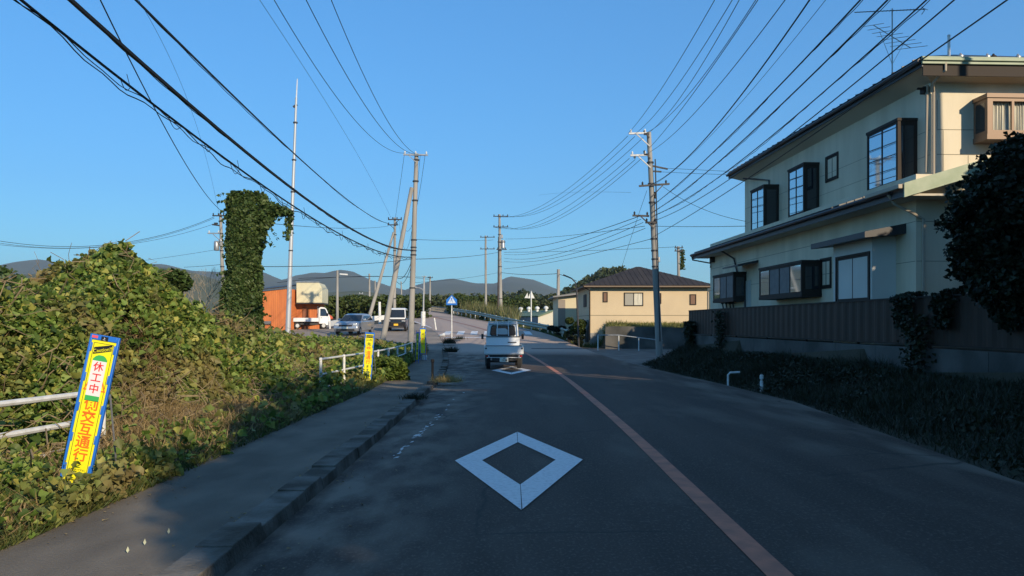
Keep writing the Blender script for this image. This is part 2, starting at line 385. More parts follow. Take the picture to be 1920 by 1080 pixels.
def ribbon(name, f, w, y0, y1, n, m, dz, label=None):
    yy = np.linspace(y0, y1, n); c = f(yy); 
    X = np.stack([c - w / 2, c + w / 2], 1); Yg = np.stack([yy, yy], 1)
    e = ledge(Yg); r = redge(Yg); t = (X - e) / (r - e)
    Z = rz(Yg) + dz + .03 * (1 - (2 * t - 1)**2)
    return tag(grid_mesh(name, X, Yg, Z, m), kind="structure")
def crown_z(x, y):
    e = float(ledge(y)); r = float(redge(y)); t = (x - e) / (r - e); return float(rz(y)) + .03 * (1 - (2 * t - 1)**2)
ribbon("centre_line", cx, .17, 2, 45, 120, M_orange, .006)
M_oldred = mat("worn_red_paint", (.42, .2, .15), .8, col2=(.24, .17, .14), scale=6)
ribbon("worn_centre_line", cx, .3, 57, 125, 120, M_oldred, .012)
M_worn = mat("worn_white_paint", (.30, .31, .32), .8, col2=(.045, .047, .051), scale=4.5, detail=10, lo=.30, hi=.40)
ribbon("far_edge_line", lambda y: ledge(y) + .25, .14, 66, 120, 60, M_white, .012)
ribbon("right_edge_line", lambda y: redge(y) - .45, .14, 60, 120, 60, M_worn, .012)

def marking(name, quads, m):
    b = MB()
    for q in quads:
        # subdivide along its length so that the paint follows the camber
        q = [Vector((*p, 0)) for p in q]; n = 6
        for i in range(n):
            for j in range(3):
                def P(u, v):
                    a = q[0].lerp(q[1], u); c = q[3].lerp(q[2], u); p = a.lerp(c, v); return (p.x, p.y, crown_z(p.x, p.y) + .009)
                b.quad(P(i / n, j / 3), P((i + 1) / n, j / 3), P((i + 1) / n, (j + 1) / 3), P(i / n, (j + 1) / 3))
    return tag(b.build(name, m), kind="structure")
def diamond(name, xc, yc, w, l, tw=.29):
    o = [(0, -l / 2), (w / 2, 0), (0, l / 2), (-w / 2, 0)]; s = 1 - tw * 2.2 / w
    i = [(a * s, b * s * 1.0) for a, b in o]
    g = lambda p: (xc + p[0], yc + p[1])
    qs = []
    for k in range(4):
        a, b = o[k], o[(k + 1) % 4]; c, d = i[(k + 1) % 4], i[k]
        if k in (0, 2):   # the hairline joint between strokes of thermoplastic paint
            e = .012; a = (a[0] + (b[0] - a[0]) * e, a[1] + (b[1] - a[1]) * e); d = (d[0] + (c[0] - d[0]) * e, d[1] + (c[1] - d[1]) * e)
        qs.append([g(a), g(b), g(c), g(d)])
    marking(name, qs, M_white)
diamond("diamond_marking", .08, 9.15, 1.5, 5.1)
diamond("diamond_marking", -.02, 29.4, 1.5, 5.1)
frag = []
for k in range(46):
    y = 9.0 + 5.2 * random.random()**.8 if k < 38 else random.uniform(14, 20); x = -1.40 + .02 * (y - 10) + random.uniform(-.05, .05); w_ = random.uniform(.008, .035); l_ = random.uniform(.03, .16) * (1.4 if 11 < y < 12.2 else 1)
    frag.append([(x - w_, y), (x + w_ * .6, y + l_ * .2), (x + w_, y + l_), (x - w_ * .3, y + l_ * .8)])
marking("left_edge_line", frag, M_white)
bars = []
for k in range(7):
    x = float(ledge(57)) + .55 + k * .98; bars.append([(x, 55.2), (x + .5, 55.2), (x + .38, 59.5), (x - .12, 59.5)])
marking("crosswalk_marking", bars, M_white)
marking("stop_line_marking", [[(float(ledge(52)) + .2, 52.2), (float(cx(52)) - .1, 52.2), (float(cx(52)) - .1, 52.7), (float(ledge(52)) + .2, 52.7)]], M_white)
marking("junction_line_marking", [[(1.1, 44.2), (4.9, 44.6), (4.9, 44.95), (1.1, 44.6)]], M_worn)

# kerb: a raised broken concrete strip between road and sidewalk, one stone after another
def kerb(y0, y1):
    b = MB(); y = y0
    while y < y1:
        L = min(.62, y1 - y); xa = float(ledge(y)); xb = float(ledge(y + L)); h = .115 + random.uniform(-.014, .014); z = float(rz(y)); w = .27
        if not (20.3 < y < 21.4 or 29 < y < 30.2 or random.random() < .02):
            h = h * random.choice([1, 1, 1, 1, 1, 1, .85])
            j = random.uniform(-.012, .012)
            a = [(xa - w, y, z - .1), (xa + .03, y, z - .1), (xa + j, y, z + h), (xa - w + .02 + j, y, z + h)]
            c = [(xb - w, y + L - .006, z - .1), (xb + .03, y + L - .006, z - .1), (xb + j, y + L - .006, z + h), (xb - w + .02 + j, y + L - .006, z + h)]
            b.add(a + c, [(0, 1, 2, 3), (4, 7, 6, 5), (0, 4, 5, 1), (1, 5, 6, 2), (2, 6, 7, 3), (3, 7, 4, 0)])
        y += L
    o = b.build("kerb", M_kerb, bevel=.02); return tag(o, kind="structure")
kerb(-6, 43)
# ------------------------------------------------------------------ house on the right
WINS = []
H_ROT = .042
HX, HY0 = 9.34, 18.04
M_wall = mat("cream_render", (.75, .67, .51), .85, col2=(.62, .55, .41), scale=1.6, detail=10, stretch=(1, 1, .18), bump=.15, bscale=60)
M_soffit = mat("soffit_board", (.55, .50, .40), .8)
M_roofm = mat("dark_metal_roof", (.07, .072, .075), .5, .3, col2=(.10, .10, .10), scale=3)
M_green = mat("green_painted_metal", (.27, .34, .23), .55, col2=(.34, .40, .29), scale=4)
M_brown = mat("brown_aluminium", (.034, .025, .020), .65, 0, spec=.25)
M_bronze = mat("bronze_aluminium", (.20, .13, .085), .5, .2)
M_curt = mat("curtain_cloth", (.75, .72, .6), .9, col2=(.42, .40, .34), scale=5, stretch=(6, 6, .25))
M_shut = mat("shutter_grey", (.11, .115, .12), .6, col2=(.15, .155, .16), scale=5)
M_gutter = mat("cream_gutter", (.42, .36, .28), .6)
M_joint = mat("wall_joint", (.2, .18, .13), .9)

house = empty("house", (HX, HY0, 0), H_ROT, "two-storey cream house with brown bay windows and green eaves behind the brown fence", "house")
UD = 4.0
U0, V0, V1 = .80, .76, 13.95          # upper storey: near-left corner, far end
LV1 = 16.08; DEP = 8.5
ZL = 4.55; ZU = 7.35
def face_pt(px, py, off):             # point of a wall parallel to the house's left side, off = wall's distance from local u=0
    X0 = 10.1 + off; Yp = X0 / ((px - 960) / F + H_ROT); return (Yp - HY0) * 1.0009, CH - (py - HY) / F * Yp
w = MB()
w.box(0, DEP, 0, LV1, .9, 5.0)
w.build("lower_wall", M_wall, house)
w = MB(); w.box(U0, UD, V0, V1, 4.9, ZU + .1); w.build("upper_wall", M_wall, house)
j = MB()
for z in (2.05, 2.98, 3.9):
    j.box(-.004, .002, .02, LV1 - .02, z, z + .012); j.box(.02, DEP - .02, -.004, .002, z, z + .012)
for z in (5.62, 6.22):
    j.box(U0 - .003, U0 + .002, V0 + .02, V1 - .02, z, z + .008); j.box(U0 + .15, UD - .02, V0 - .004, V0 + .002, z, z + .013)
for u, z0, z1 in ((1.72, 5.06, 5.62), (3.2, 5.62, 6.22), (.95, 6.22, 6.95), (1.1, 5.06, 6.22), (4.2, 6.22, 6.95)):
    j.box(u, u + .012, V0 - .004, V0 + .002, z0 + .02, z1 - .01)
j.build("siding_joints", M_joint, house)

# upper roof: low hip with soffit, fascia and gutter
def hip(name_prefix, u0, u1, v0, v1, ze, rise, mroof, msof, parent, zs):
    cu = (u0 + u1) / 2; half = min(u1 - u0, v1 - v0) / 2
    a = [(u0, v0, ze), (u1, v0, ze), (u1, v1, ze), (u0, v1, ze)]
    if (u1 - u0) < (v1 - v0): r = [(cu, v0 + half, ze + rise), (cu, v1 - half, ze + rise)]; fs = [(0, 1, 4), (1, 2, 5, 4), (2, 3, 5), (3, 0, 4, 5)]
    else:
        cv = (v0 + v1) / 2; r = [(u0 + half, cv, ze + rise), (u1 - half, cv, ze + rise)]; fs = [(0, 4, 3), (0, 1, 5, 4), (1, 2, 5), (2, 3, 4, 5)]
    b = MB(); b.add(a + r, fs + [(3, 2, 1, 0)]); return b.build("roof", mroof, parent)
ou = .52; eu0, ev0, ev1 = U0 - ou, V0 - ou, V1 + ou
roof = hip("roof", eu0 - .04, UD + ou, ev0 - .04, ev1 + .04, 7.80, .80, M_roofm, M_soffit, house, ZU)
s = MB(); s.add([(eu0 + .03, ev0 + .03, 7.60), (UD + ou - .03, ev0 + .03, 7.60), (UD + ou - .03, ev1 - .03, 7.60), (eu0 + .03, ev1 - .03, 7.60), (U0 + .02, V0 + .02, ZU), (UD, V0 + .02, ZU), (UD, V1, ZU), (U0 + .02, V1, ZU)], [(0, 1, 5, 4), (1, 2, 6, 5), (2, 3, 7, 6), (3, 0, 4, 7)]); s.build("soffit", M_soffit, house)
s = MB(); s.box(eu0, eu0 + .03, ev0, ev1, 7.57, 7.79); s.box(eu0 + .03, UD + ou, ev1 - .03, ev1, 7.57, 7.79); s.build("fascia", M_dark, house)
s = MB(); s.box(eu0 - .02, UD + ou, ev0 - .055, ev0, 7.62, 7.80); s.box(eu0 - .03, UD + ou, ev0 - .10, ev0 - .055, 7.69, 7.76); s.build("front_gutter", M_green, house, bevel=.01)
s = MB(); s.box(eu0 + .03, UD + ou, ev0, ev0 + .03, 7.36, 7.62); s.build("fascia", M_brown, house)
s = MB(); s.tube([(eu0 - .05, ev0, 7.70), (eu0 - .05, ev1, 7.70)], .055, 8); s.build("side_gutter", M_dark, house, smooth=True)
for u in (1.35, 2.0, 2.15, 2.75, 3.1, 3.8):
    g = MB(); g.lathe((u, ev0 + .22, 7.84), [(.05, 0), (.075, .03), (.07, .07), (.03, .10), (.02, .13)], 10); g.build("snow_guard", M_galv if u != 2.15 else M_brown, roof, smooth=True)
m_ = MB(); m_.tube([(1.15, .6, 7.8), (1.15, .6, 8.42)], .033, 8); m_.lathe((1.15, .6, 8.42), [(.036, 0), (.036, .03), (.01, .05)], 8); m_.build("white_vent_rod", M_wpipe, roof)
# seams of the metal roof
s = MB()
for k in range(30):
    v = ev0 + .35 + k * .47
    if v < ev1 - .2: 
        dv = min(v - ev0, ev1 - v, 4.0); s.bar((eu0 - .03, v, 7.82), (eu0 - .03 + dv, v, 7.82 + dv * .272), .03, .03)
absorb(roof, s)

# downpipes at the near upper corner
def pipe(pts, r, m, name="downpipe"):
    b = MB(); b.tube(pts, r, 8); b.build(name, m, house, smooth=True)
pipe([(eu0 + .55, ev0 - .03, 7.66), (eu0 + .55, ev0 - .03, 7.48), (eu0 + .45, ev0 + .3, 7.28), (U0 + .03, V0 - .07, 7.1), (U0 + .03, V0 - .07, 5.12)], .032, M_gutter)
pipe([(U0 - .07, V0 + .03, 7.3), (U0 - .07, V0 + .08, 5.2)], .035, M_gutter)
b = MB(); b.box(U0 - .16, U0 - .02, V0 + .02, V0 + .2, 7.12, 7.28); b.box(U0 - .30, U0 - .05, V0 + .03, V0 + .09, 7.2, 7.25); b.build("rain_head", M_brown, house, bevel=.01)

# lower roof skirt: slopes up from the left eave to the upper wall; its front edge is a green barge board
lu0, lv0, lv1 = -.62, -.62, LV1 + .62; sl = .30
def lz(u): return 4.62 + sl * (u - lu0)
b = MB(); t = .10
top = [(lu0, lv0, lz(lu0)), (U0 + .02, lv0, lz(U0 + .02)), (U0 + .02, lv1 - .9, lz(U0 + .02)), (lu0, lv1, lz(lu0))]
bot = [(x, y, z - t) for x, y, z in top]
b.add(top + bot, [(0, 1, 2, 3), (7, 6, 5, 4), (0, 4, 5, 1), (1, 5, 6, 2), (2, 6, 7, 3), (3, 7, 4, 0)])
# front slope continues right of the upper corner
t2 = [(U0 + .02, lv0, lz(U0 + .02)), (3.2, lv0, lz(3.2)), (3.2, V0, lz(3.2)), (U0 + .02, V0, lz(U0 + .02))]
b.add(t2 + [(x, y, z - t) for x, y, z in t2], [(0, 1, 2, 3), (7, 6, 5, 4), (0, 4, 5, 1), (1, 5, 6, 2), (2, 6, 7, 3), (3, 7, 4, 0)])
lroof = b.build("lower_roof", M_roofm, house)
for k in range(42):   # ribs on the lower roof sheet
    pass
s = MB()
for k in range(40):
    v = lv0 + .1 + k * .43
    if v < lv1 - .1: s.bar((lu0 - .03, v, lz(lu0) + .02), (U0 - .01, v, lz(U0) + .02), .05, .05)
absorb(lroof, s)
s = MB()
for a_, b_ in (((lu0 - .02), 3.2),):
    s.add([(a_, lv0 - .04, lz(a_) - .26), (b_, lv0 - .04, lz(b_) - .26), (b_, lv0 - .04, lz(b_) + .06), (a_, lv0 - .04, lz(a_) + .06),
           (a_, lv0, lz(a_) - .26), (b_, lv0, lz(b_) - .26), (b_, lv0, lz(b_) + .06), (a_, lv0, lz(a_) + .06)],
          [(0, 1, 2, 3), (7, 6, 5, 4), (0, 4, 5, 1), (3, 2, 6, 7), (0, 3, 7, 4), (1, 5, 6, 2)])
s.build("barge_board", M_green, house)
s = MB(); s.box(lu0 + .02, 0, lv0 + .02, lv1 - .3, 4.40, 4.45); s.box(0, 3.2, lv0 + .02, -.003, 4.40, 4.45); s.build("soffit", M_soffit, house)
s = MB(); s.box(lu0, lu0 + .02, lv0 + .02, lv1, 4.38, 4.52); s.build("fascia", M_dark, house)
s = MB(); s.tube([(lu0 - .06, lv0 + .5, 4.56), (lu0 - .06, lv1, 4.56)], .055, 8); s.build("side_gutter", M_dark, house, smooth=True)
s = MB(); s.bar((lu0 - .10, lv0 - .02, 4.60), (lu0 - .10, lv0 + 1.5, 4.60), .10, .10); s.build("gutter_end", M_gutter, house, bevel=.015)
pipe([(lu0 - .05, lv0 + .6, 4.52), (lu0 + .1, lv0 + .6, 4.3), (-.06, -.06, 4.06), (.02, -.07, 4.0), (.14, -.07, 3.95), (.14, -.07, 1.1)], .035, M_gutter)
pipe([(lu0 - .05, lv1 - .1, 4.5), (lu0 - .03, lv1 - .15, 4.35), (-.06, LV1 - .25, 4.15), (-.06, LV1 - .25, 3.95)], .03, M_brown)

def window(px0, px1, py_t, py_b, off, proj, panes, top_slab=True, side=M_brown, name="bay_window", depth_px=None, glassm=None):
    """window on a wall facing the road; px0..px1 is the far..near edge of its outer face; panes: list of material keys far->near"""
    uf = off - proj
    va, _ = face_pt(px0, 0, uf); vb, _ = face_pt(px1, 0, uf)
    _, zt = face_pt(px1, py_t, uf); _, zb = face_pt(px1, py_b, uf)
    v1, v0 = va, vb      # v0 near
    fr = MB(); th = .06
    p = proj
    if p > .05:
        fr.box(uf, off, v0, v0 + .02, zb, zt); fr.box(uf, off, v1 - .02, v1, zb, zt)
        fr.box(uf - .02, off, v0 - .02, v1 + .02, zt, zt + .07); fr.box(uf - .01, off, v0 - .01, v1 + .01, zb - .10, zb)
    else:
        fr.box(uf - .03, off, v0 - .05, v0, zb - .05, zt + .05); fr.box(uf - .03, off, v1, v1 + .05, zb - .05, zt + .05)
        fr.box(uf - .03, off, v0, v1, zt, zt + .05); fr.box(uf - .03, off, v0, v1, zb - .05, zb)
    # outer frame
    fr.box(uf - .005, uf + .04, v0 + .02, v0 + .02 + th, zb, zt); fr.box(uf - .005, uf + .04, v1 - .02 - th, v1 - .02, zb, zt)
    fr.box(uf - .003, uf + .038, v0 + .02 + th, v1 - .02 - th, zt - th, zt); fr.box(uf - .003, uf + .038, v0 + .02 + th, v1 - .02 - th, zb, zb + th)
    n = len(panes); a = v0 + .02 + th; c = v1 - .02 - th
    for k in range(1, n):
        v = a + (c - a) * k / n; fr.box(uf - .001, uf + .035, v - .02, v + .02, zb + th, zt - th)
    wo_ = fr.build(name, side, house)
    for k, pm in enumerate(reversed(panes)):
        g = MB(); g.box(uf + .012, uf + .022, a + (c - a) * k / n + (.021 if k else 0), a + (c - a) * (k + 1) / n - (.021 if k < n - 1 else 0), zb + th, zt - th)
        g.build("pane" if pm is M_glass else "shutter_panel", pm, wo_)
    if p > .25:   # glazed near side of the bay
        g = MB(); g.box(uf + .1, off - .1, v0 - .006, v0 - .001, zb + .12, zt - .12); g.build("side_pane", M_cglass, wo_)
    return wo_
window(1408, 1433, 349, 426, .80, .55, [M_glass, M_glass])
window(1478, 1508, 308, 398, .80, .5, [M_glass, M_glass])
window(1551, 1572, 287, 331, .80, 0, [M_glass, M_glass], name="small_window")
window(1626, 1684, 226, 341, .80, .5, [M_glass, M_glass])
window(1337, 1375, 513, 560, 0, .5, [M_glass, M_shut, M_shut])
window(1423, 1503, 492, 550, 0, .6, [M_glass, M_shut, M_shut, M_glass])
window(1526, 1534, 490, 540, 0, 0, [M_glass], name="small_window")
window(1540, 1558, 485, 537, 0, 0, [M_shut, M_glass], name="small_window")
# little dark awning over the first ground-floor window, flue boxes and hoses
va, za = face_pt(1392, 497, -.55); b = MB(); b.add([(0, va - .1, za + .18), (-.75, va - .1, za + .02), (-.75, va + 1.7, za + .02), (0, va + 1.7, za + .18), (0, va - .1, za + .1), (-.75, va - .1, za - .04), (-.75, va + 1.7, za - .04), (0, va + 1.7, za + .1)], [(0, 1, 2, 3), (7, 6, 5, 4), (0, 4, 5, 1), (1, 5, 6, 2), (2, 6, 7, 3)]); b.build("awning", M_dark, house)
v_, z_ = face_pt(1339, 487, 0); b = MB(); b.box(-.16, 0, v_ - .15, v_ + .15, z_ - .12, z_ + .12); b.build("vent_hood", M_brown, house, bevel=.02)
for px, d in ((1360, .1), (1367, .16), (1374, .12), (1380, .2)):
    v_, z_ = face_pt(px, 568, 0); b = MB(); b.tube([(-.08, v_, z_ + .25), (-.12, v_, z_), (-.05, v_, z_ - d - .3)], .03, 6); b.lathe((-.12, v_, z_ - .05), [(.05, 0), (.07, .03), (.05, .09)], 8); b.build("water_pipe", M_dark, house)
v_, _ = face_pt(1400, 540, 0); b = MB(); b.box(-.03, 0, v_ - .5, v_ + .35, 1.2, 3.15); b.box(-.05, -.03, v_ - .42, v_ - .38, 1.2, 3.1); b.build("service_door", mat("pale_door", (.5, .5, .45), .6), house, bevel=.01)
pipe([(lu0 + .1, face_pt(1375, 0, 0)[0], 4.45), (-.06, face_pt(1379, 0, 0)[0], 4.1), (-.06, face_pt(1392, 0, 0)[0], 2.9), (-.06, face_pt(1400, 0, 0)[0], 2.4), (-.06, face_pt(1400, 0, 0)[0], 1.2)], .035, M_dark, "drain_hose")
pipe([(eu0 + .2, face_pt(1409, 0, .8)[0], ZU), (U0 - .05, face_pt(1420, 0, .8)[0], 7.2), (U0 - .05, face_pt(1445, 0, .8)[0], 6.9), (U0 - .05, face_pt(1446, 0, .8)[0], 5.2)], .03, M_dark, "drain_hose")
pipe([(U0 - .05, face_pt(1529, 0, .8)[0], 5.35), (U0 - .28, face_pt(1524, 0, .8)[0], 5.15)], .12, M_dark, "exhaust_hood")
# projecting porch unit with its own flat dark roof and sliding door
vf, _ = face_pt(1562, 0, -.6); vn, _ = face_pt(1634, 0, -.6)
_, ztp = face_pt(1634, 440, -.6)
b = MB(); b.box(-.6, 0, vn, vf, .9, ztp); b.build("porch_wall", mat("white_render", (.66, .65, .60), .85, col2=(.6, .59, .54), scale=.8), house)
b = MB(); b.add([(-1.0, vn - .45, ztp + .02), (0, vn - .45, ztp + .22), (0, vf + .5, ztp + .22), (-1.0, vf + .5, ztp + .02), (-1.0, vn - .45, ztp - .12), (0, vn - .45, ztp - .02), (0, vf + .5, ztp - .02), (-1.0, vf + .5, ztp - .12)], [(0, 1, 2, 3), (7, 6, 5, 4), (0, 4, 5, 1), (1, 5, 6, 2), (2, 6, 7, 3), (3, 7, 4, 0)]); b.build("porch_roof", M_dark, house)
window(1569, 1629, 475, 562, -.6, 0.0, [M_glass, M_shut], name="sliding_door", side=M_brown)
# front bay window on the upper storey
b = MB(); u0 = 1.86; u1 = 3.1; vz = V0 - .52
b.box(u0, u0 + .04, vz, V0, 6.0, 6.86); b.box(u1 - .04, u1, vz, V0, 6.0, 6.86); b.box(u0 - .03, u1 + .03, vz - .03, V0, 6.86, 6.96); b.box(u0 - .02, u1 + .02, vz - .02, V0, 5.88, 6.0)
b.box(u0 + .04, u0 + .13, vz, vz + .05, 6.0, 6.86); b.box(u1 - .13, u1 - .04, vz, vz + .05, 6.0, 6.86); b.box(u0 + .13, u1 - .13, vz + .002, vz + .05, 6.78, 6.86); b.box(u0 + .13, u1 - .13, vz + .002, vz + .05, 6.0, 6.1); b.box(2.45, 2.51, vz + .002, vz + .05, 6.1, 6.78)
bw = b.build("bay_window", M_bronze, house)
c = MB(); n = 40
for k in range(n):
    ua = u0 + .18 + (u1 - u0 - .36) * k / n; ub = u0 + .18 + (u1 - u0 - .36) * (k + 1) / n; f0 = .03 * math.sin(k * 1.9); f1 = .03 * math.sin((k + 1) * 1.9)
    c.quad((ua, vz + .14 + f0, 6.08), (ub, vz + .14 + f1, 6.08), (ub, vz + .14 + f1 * .6, 6.8), (ua, vz + .14 + f0 * .6, 6.8))
c.build("curtain", M_curt, bw, smooth=True)
b = MB(); b.box(u0 - .004, u0, vz + .1, V0 - .08, 6.1, 6.78); b.build("side_pane", M_cglass, bw)
# meter box on the shaded lower front wall
b = MB(); b.box(1.5, 2.4, -.22, -.003, 1.9, 2.6); b.build("meter_box", mat("meter_grey", (.3, .31, .31), .6), house, bevel=.02)

# ------------------------------------------------------------------ television antenna on that house
ant = empty("television_antenna", (10.72, 22, 8.0), 0, "thin rooftop mast with two television aerials above the cream house", "antenna")
b = MB(); b.tube([(0, 0, -.1), (0, 0, 2.42)], .02, 6); b.build("mast", M_galv, ant)
def yagi(c, d, L, n, w, tilt, m, up=0):
    b = MB(); c = Vector(c); d = Vector(d).normalized(); s_ = d.cross(Vector((0, 0, 1))).normalized()
    s_ = (s_ * math.cos(tilt) + Vector((0, 0, 1)) * math.sin(tilt)).normalized()
    b.tube([c - d * L / 2, c + d * L / 2], .012, 5)
    for k in range(n):
        t = -L / 2 + L * k / (n - 1); ww = w * (1.2 - .5 * k / n); p = c + d * t; b.tube([p - s_ * ww, p + s_ * ww], .0075, 4)
    return b
y1 = yagi((-.06, 0, 2.36), (-1, .12, .0), 1.9, 22, .13, .5, M_galv)
y1.tube([(.82, -.02, 2.25), (.9, -.02, 2.36), (.82, -.02, 2.47)], .01, 5); y1.build("upper_aerial", M_dark, ant)
y2 = yagi((0, 0, 1.63), (-1, -.5, .28), 1.6, 8, .45, .2, M_galv); y2.tube([(0, 0, .85), (-.45, -.2, 1.7)], .008, 4); y2.tube([(0, 0, .85), (.42, .2, 1.5)], .008, 4); y2.build("lower_aerial", M_galv, ant)

# ------------------------------------------------------------------ retaining wall and fence in front of it
def along(f, y0, y1, n): return [y0 + (y1 - y0) * k / n for k in range(n + 1)]
b = MB()
yy = along(fence_x, -6, 34.0, 20)
for a_, c_ in zip(yy[:-1], yy[1:]):
    xa, xb = fence_x(a_), fence_x(c_); zb = -.4
    b.add([(xa, a_, zb), (xa + .18, a_, zb), (xb + .18, c_ - .012, zb), (xb, c_ - .012, zb), (xa, a_, 1.04), (xa + .18, a_, 1.04), (xb + .18, c_ - .012, 1.04), (xb, c_ - .012, 1.04)], [(0, 3, 2, 1), (4, 5, 6, 7), (0, 1, 5, 4), (1, 2, 6, 5), (2, 3, 7, 6), (3, 0, 4, 7)])
b.box(fence_x(34) + .0, 16, 34.0, 34.18, -.4, 1.04)
M_conc2 = mat("stained_shade_concrete", (.125, .12, .11), .9, col2=(.05, .05, .045), scale=.9, bump=.5, bscale=18, detail=8)  # on the beige lot's wall the dark tone stands in for shade
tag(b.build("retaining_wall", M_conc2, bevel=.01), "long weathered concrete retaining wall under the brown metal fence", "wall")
fence = empty("metal_fence", (fence_x(34), 34, 1.08), 0, "long brown sheet-metal fence standing on the concrete retaining wall", "fence")
M_fence = mat("brown_sheet_metal", (.056, .036, .026), .6, 0, col2=(.042, .029, .022), scale=.7, detail=8, spec=.25)
def fp(y, z, o=0): return (fence_x(y) - fence_x(34) + o, y - 34, z)
V = MB(); n = int(40 / .1)
for k in range(n):
    ya = 34 - k * .1; yb = ya - .1; oa = [.0, .0, .022, .022][k % 4]; ob = [.0, .0, .022, .022][(k + 1) % 4]
    V.quad(fp(ya, .04, oa), fp(yb, .04, ob), fp(yb, 1.0, ob), fp(ya, 1.0, oa))
V.build("panel", M_fence, fence)
V = MB(); V.bar(fp(34, 1.01, .02), fp(-6, 1.01, .02), .07, .035); V.bar(fp(34, .03, .02), fp(-6, .03, .02), .06, .03); V.build("rail", M_brown, fence)
for k in range(14):
    V = MB(); y_ = 33.95 - k * 3.0; x_, y2_, _ = fp(y_, 0, .07); V.box(x_ - .02, x_ + .03, y2_ - .03, y2_ + .03, -.06, 1.0); V.build("post", M_brown, fence)

# ------------------------------------------------------------------ beige house behind the side street
bh = empty("house", (4.82, 48, 0), H_ROT * .6, "beige single-storey house with dark hipped roof beyond the side street", "house")
M_beige = mat("beige_siding", (.62, .50, .33), .85, col2=(.56, .45, .30), scale=.7)
M_tile = mat("dark_roof_tile", (.026, .020, .018), .75, col2=(.042, .033, .028), scale=2.5, stretch=(1, .3, 1), bump=.3, bscale=12)
W_, D_ = 7.25, 7.0
b = MB(); b.box(0, W_, 0, D_, 0, 3.75); b.build("wall", M_beige, bh)
b = MB(); b.box(.01, W_ - .01, -.012, .002, 2.02, 2.05); b.box(-.012, .002, .01, D_ - .01, 2.02, 2.05); b.build("siding_joints", M_joint, bh)
br = hip("roof", -.55, W_ + .5, -.55, D_ + .5, 3.86, 1.42, M_tile, None, bh, 3.8)
b = MB(); b.box(-.5, W_ + .45, -.5, D_ + .45, 3.76, 3.855); b.build("eaves", mat("brown_eaves", (.2, .15, .11), .7), bh)
b = MB()
for k in range(26):
    u = -.4 + k * .32
    h_ = min(u + .55, W_ + .5 - u, 3.9); b.bar((u, -.55, 3.866), (u, -.55 + h_, 3.866 + h_ * 1.42 / 4.02), .03, .02)
absorb(br, b)
def bwin(x0, x1, z0, z1, cur=False, m=None):
    b = MB(); b.box(x0 - .05, x0, -.05, .0, z0 - .05, z1 + .05); b.box(x1, x1 + .05, -.05, .0, z0 - .05, z1 + .05); b.box(x0, x1, -.05, 0, z1, z1 + .05); b.box(x0, x1, -.05, 0, z0 - .05, z0)
    if cur: b.box((x0 + x1) / 2 - .02, (x0 + x1) / 2 + .02, -.045, -.002, z0, z1)
    o = b.build("window", M_brown, bh)
    if cur:
        g = MB(); g.box(x0, (x0 + x1) / 2 - .02, -.02, -.003, z0, z1); g.build("pane", mat("frosted_glass", (.35, .34, .3), .3), o)
        g = MB(); g.box((x0 + x1) / 2 + .02, x1, -.02, -.003, z0, z1); g.build("curtain", M_curt, o)
    else:
        g = MB(); g.box(x0, x1, -.02, -.003, z0, z1); g.build("shutter_panel", m or mat("brown_shutter", (.17, .09, .055), .6), o)
sx = 48 / F
def bz(py): return CH - (py - HY) * sx
bwin((1132 - 1107) * sx, (1138 - 1107) * sx, bz(565), bz(549)); bwin((1172 - 1107) * sx, (1205 - 1107) * sx, bz(572), bz(550), True)
bwin((1234 - 1107) * sx, (1239 - 1107) * sx, bz(568), bz(551)); bwin((1296 - 1107) * sx, (1305 - 1107) * sx, bz(570), bz(553))
b = MB(); b.box(-.05, -.0, 1.9, 3.3, 2.6, 3.4); b.build("side_window", M_brown, bh)
b = MB(); b.box(-.06, 0, .9, 2.2, .35, 1.75); b.build("garage_shutter", M_shut, bh)
b = MB(); b.box(-.06, 0, 2.9, 4.6, .35, 1.75); b.build("garage_shutter", M_shut, bh)
b = MB(); b.tube([(-.5, -.5, 3.8), (-.04, -.04, 3.55), (-.04, -.04, .5)], .04, 8); b.build("downpipe", M_brown, bh)
b = MB(); b.tube([(W_ + .4, -.5, 3.8), (W_ + .04, -.04, 3.5), (W_ + .04, -.04, 1)], .035, 8); b.build("downpipe", M_gutter, bh)
b = MB(); b.box(-.02, .5, -.14, -.012, .0, .95); b.build("corner_block", M_conc, bh, bevel=.02)
# second, smaller pale house behind it
sh = empty("house", tuple(at(1046, 606, 58)[:2]) + (.2,), .02, "small cream outbuilding with grey roof left of the beige house", "house")
b = MB(); b.box(0, 3.4, 0, 5, 0, 3.35); b.build("wall", mat("cream_siding", (.60, .53, .36), .85), sh)
b = MB(); b.add([(-.4, -.5, 3.35), (3.6, -.5, 3.9), (3.6, 5.4, 3.9), (-.4, 5.4, 3.35), (-.4, -.5, 3.25), (3.6, -.5, 3.7), (3.6, 5.4, 3.7), (-.4, 5.4, 3.25)], [(0, 1, 2, 3), (7, 6, 5, 4), (0, 4, 5, 1), (1, 5, 6, 2), (2, 6, 7, 3), (3, 7, 4, 0)]); b.build("roof", mat("grey_roof_sheet", (.2, .2, .2), .6), sh)
b = MB(); b.box(.02, .55, -.03, -.001, 0, 3.1); b.build("corner_panel", mat("taupe_panel", (.28, .24, .2), .8), sh)  # darker strip at the outbuilding's left corner

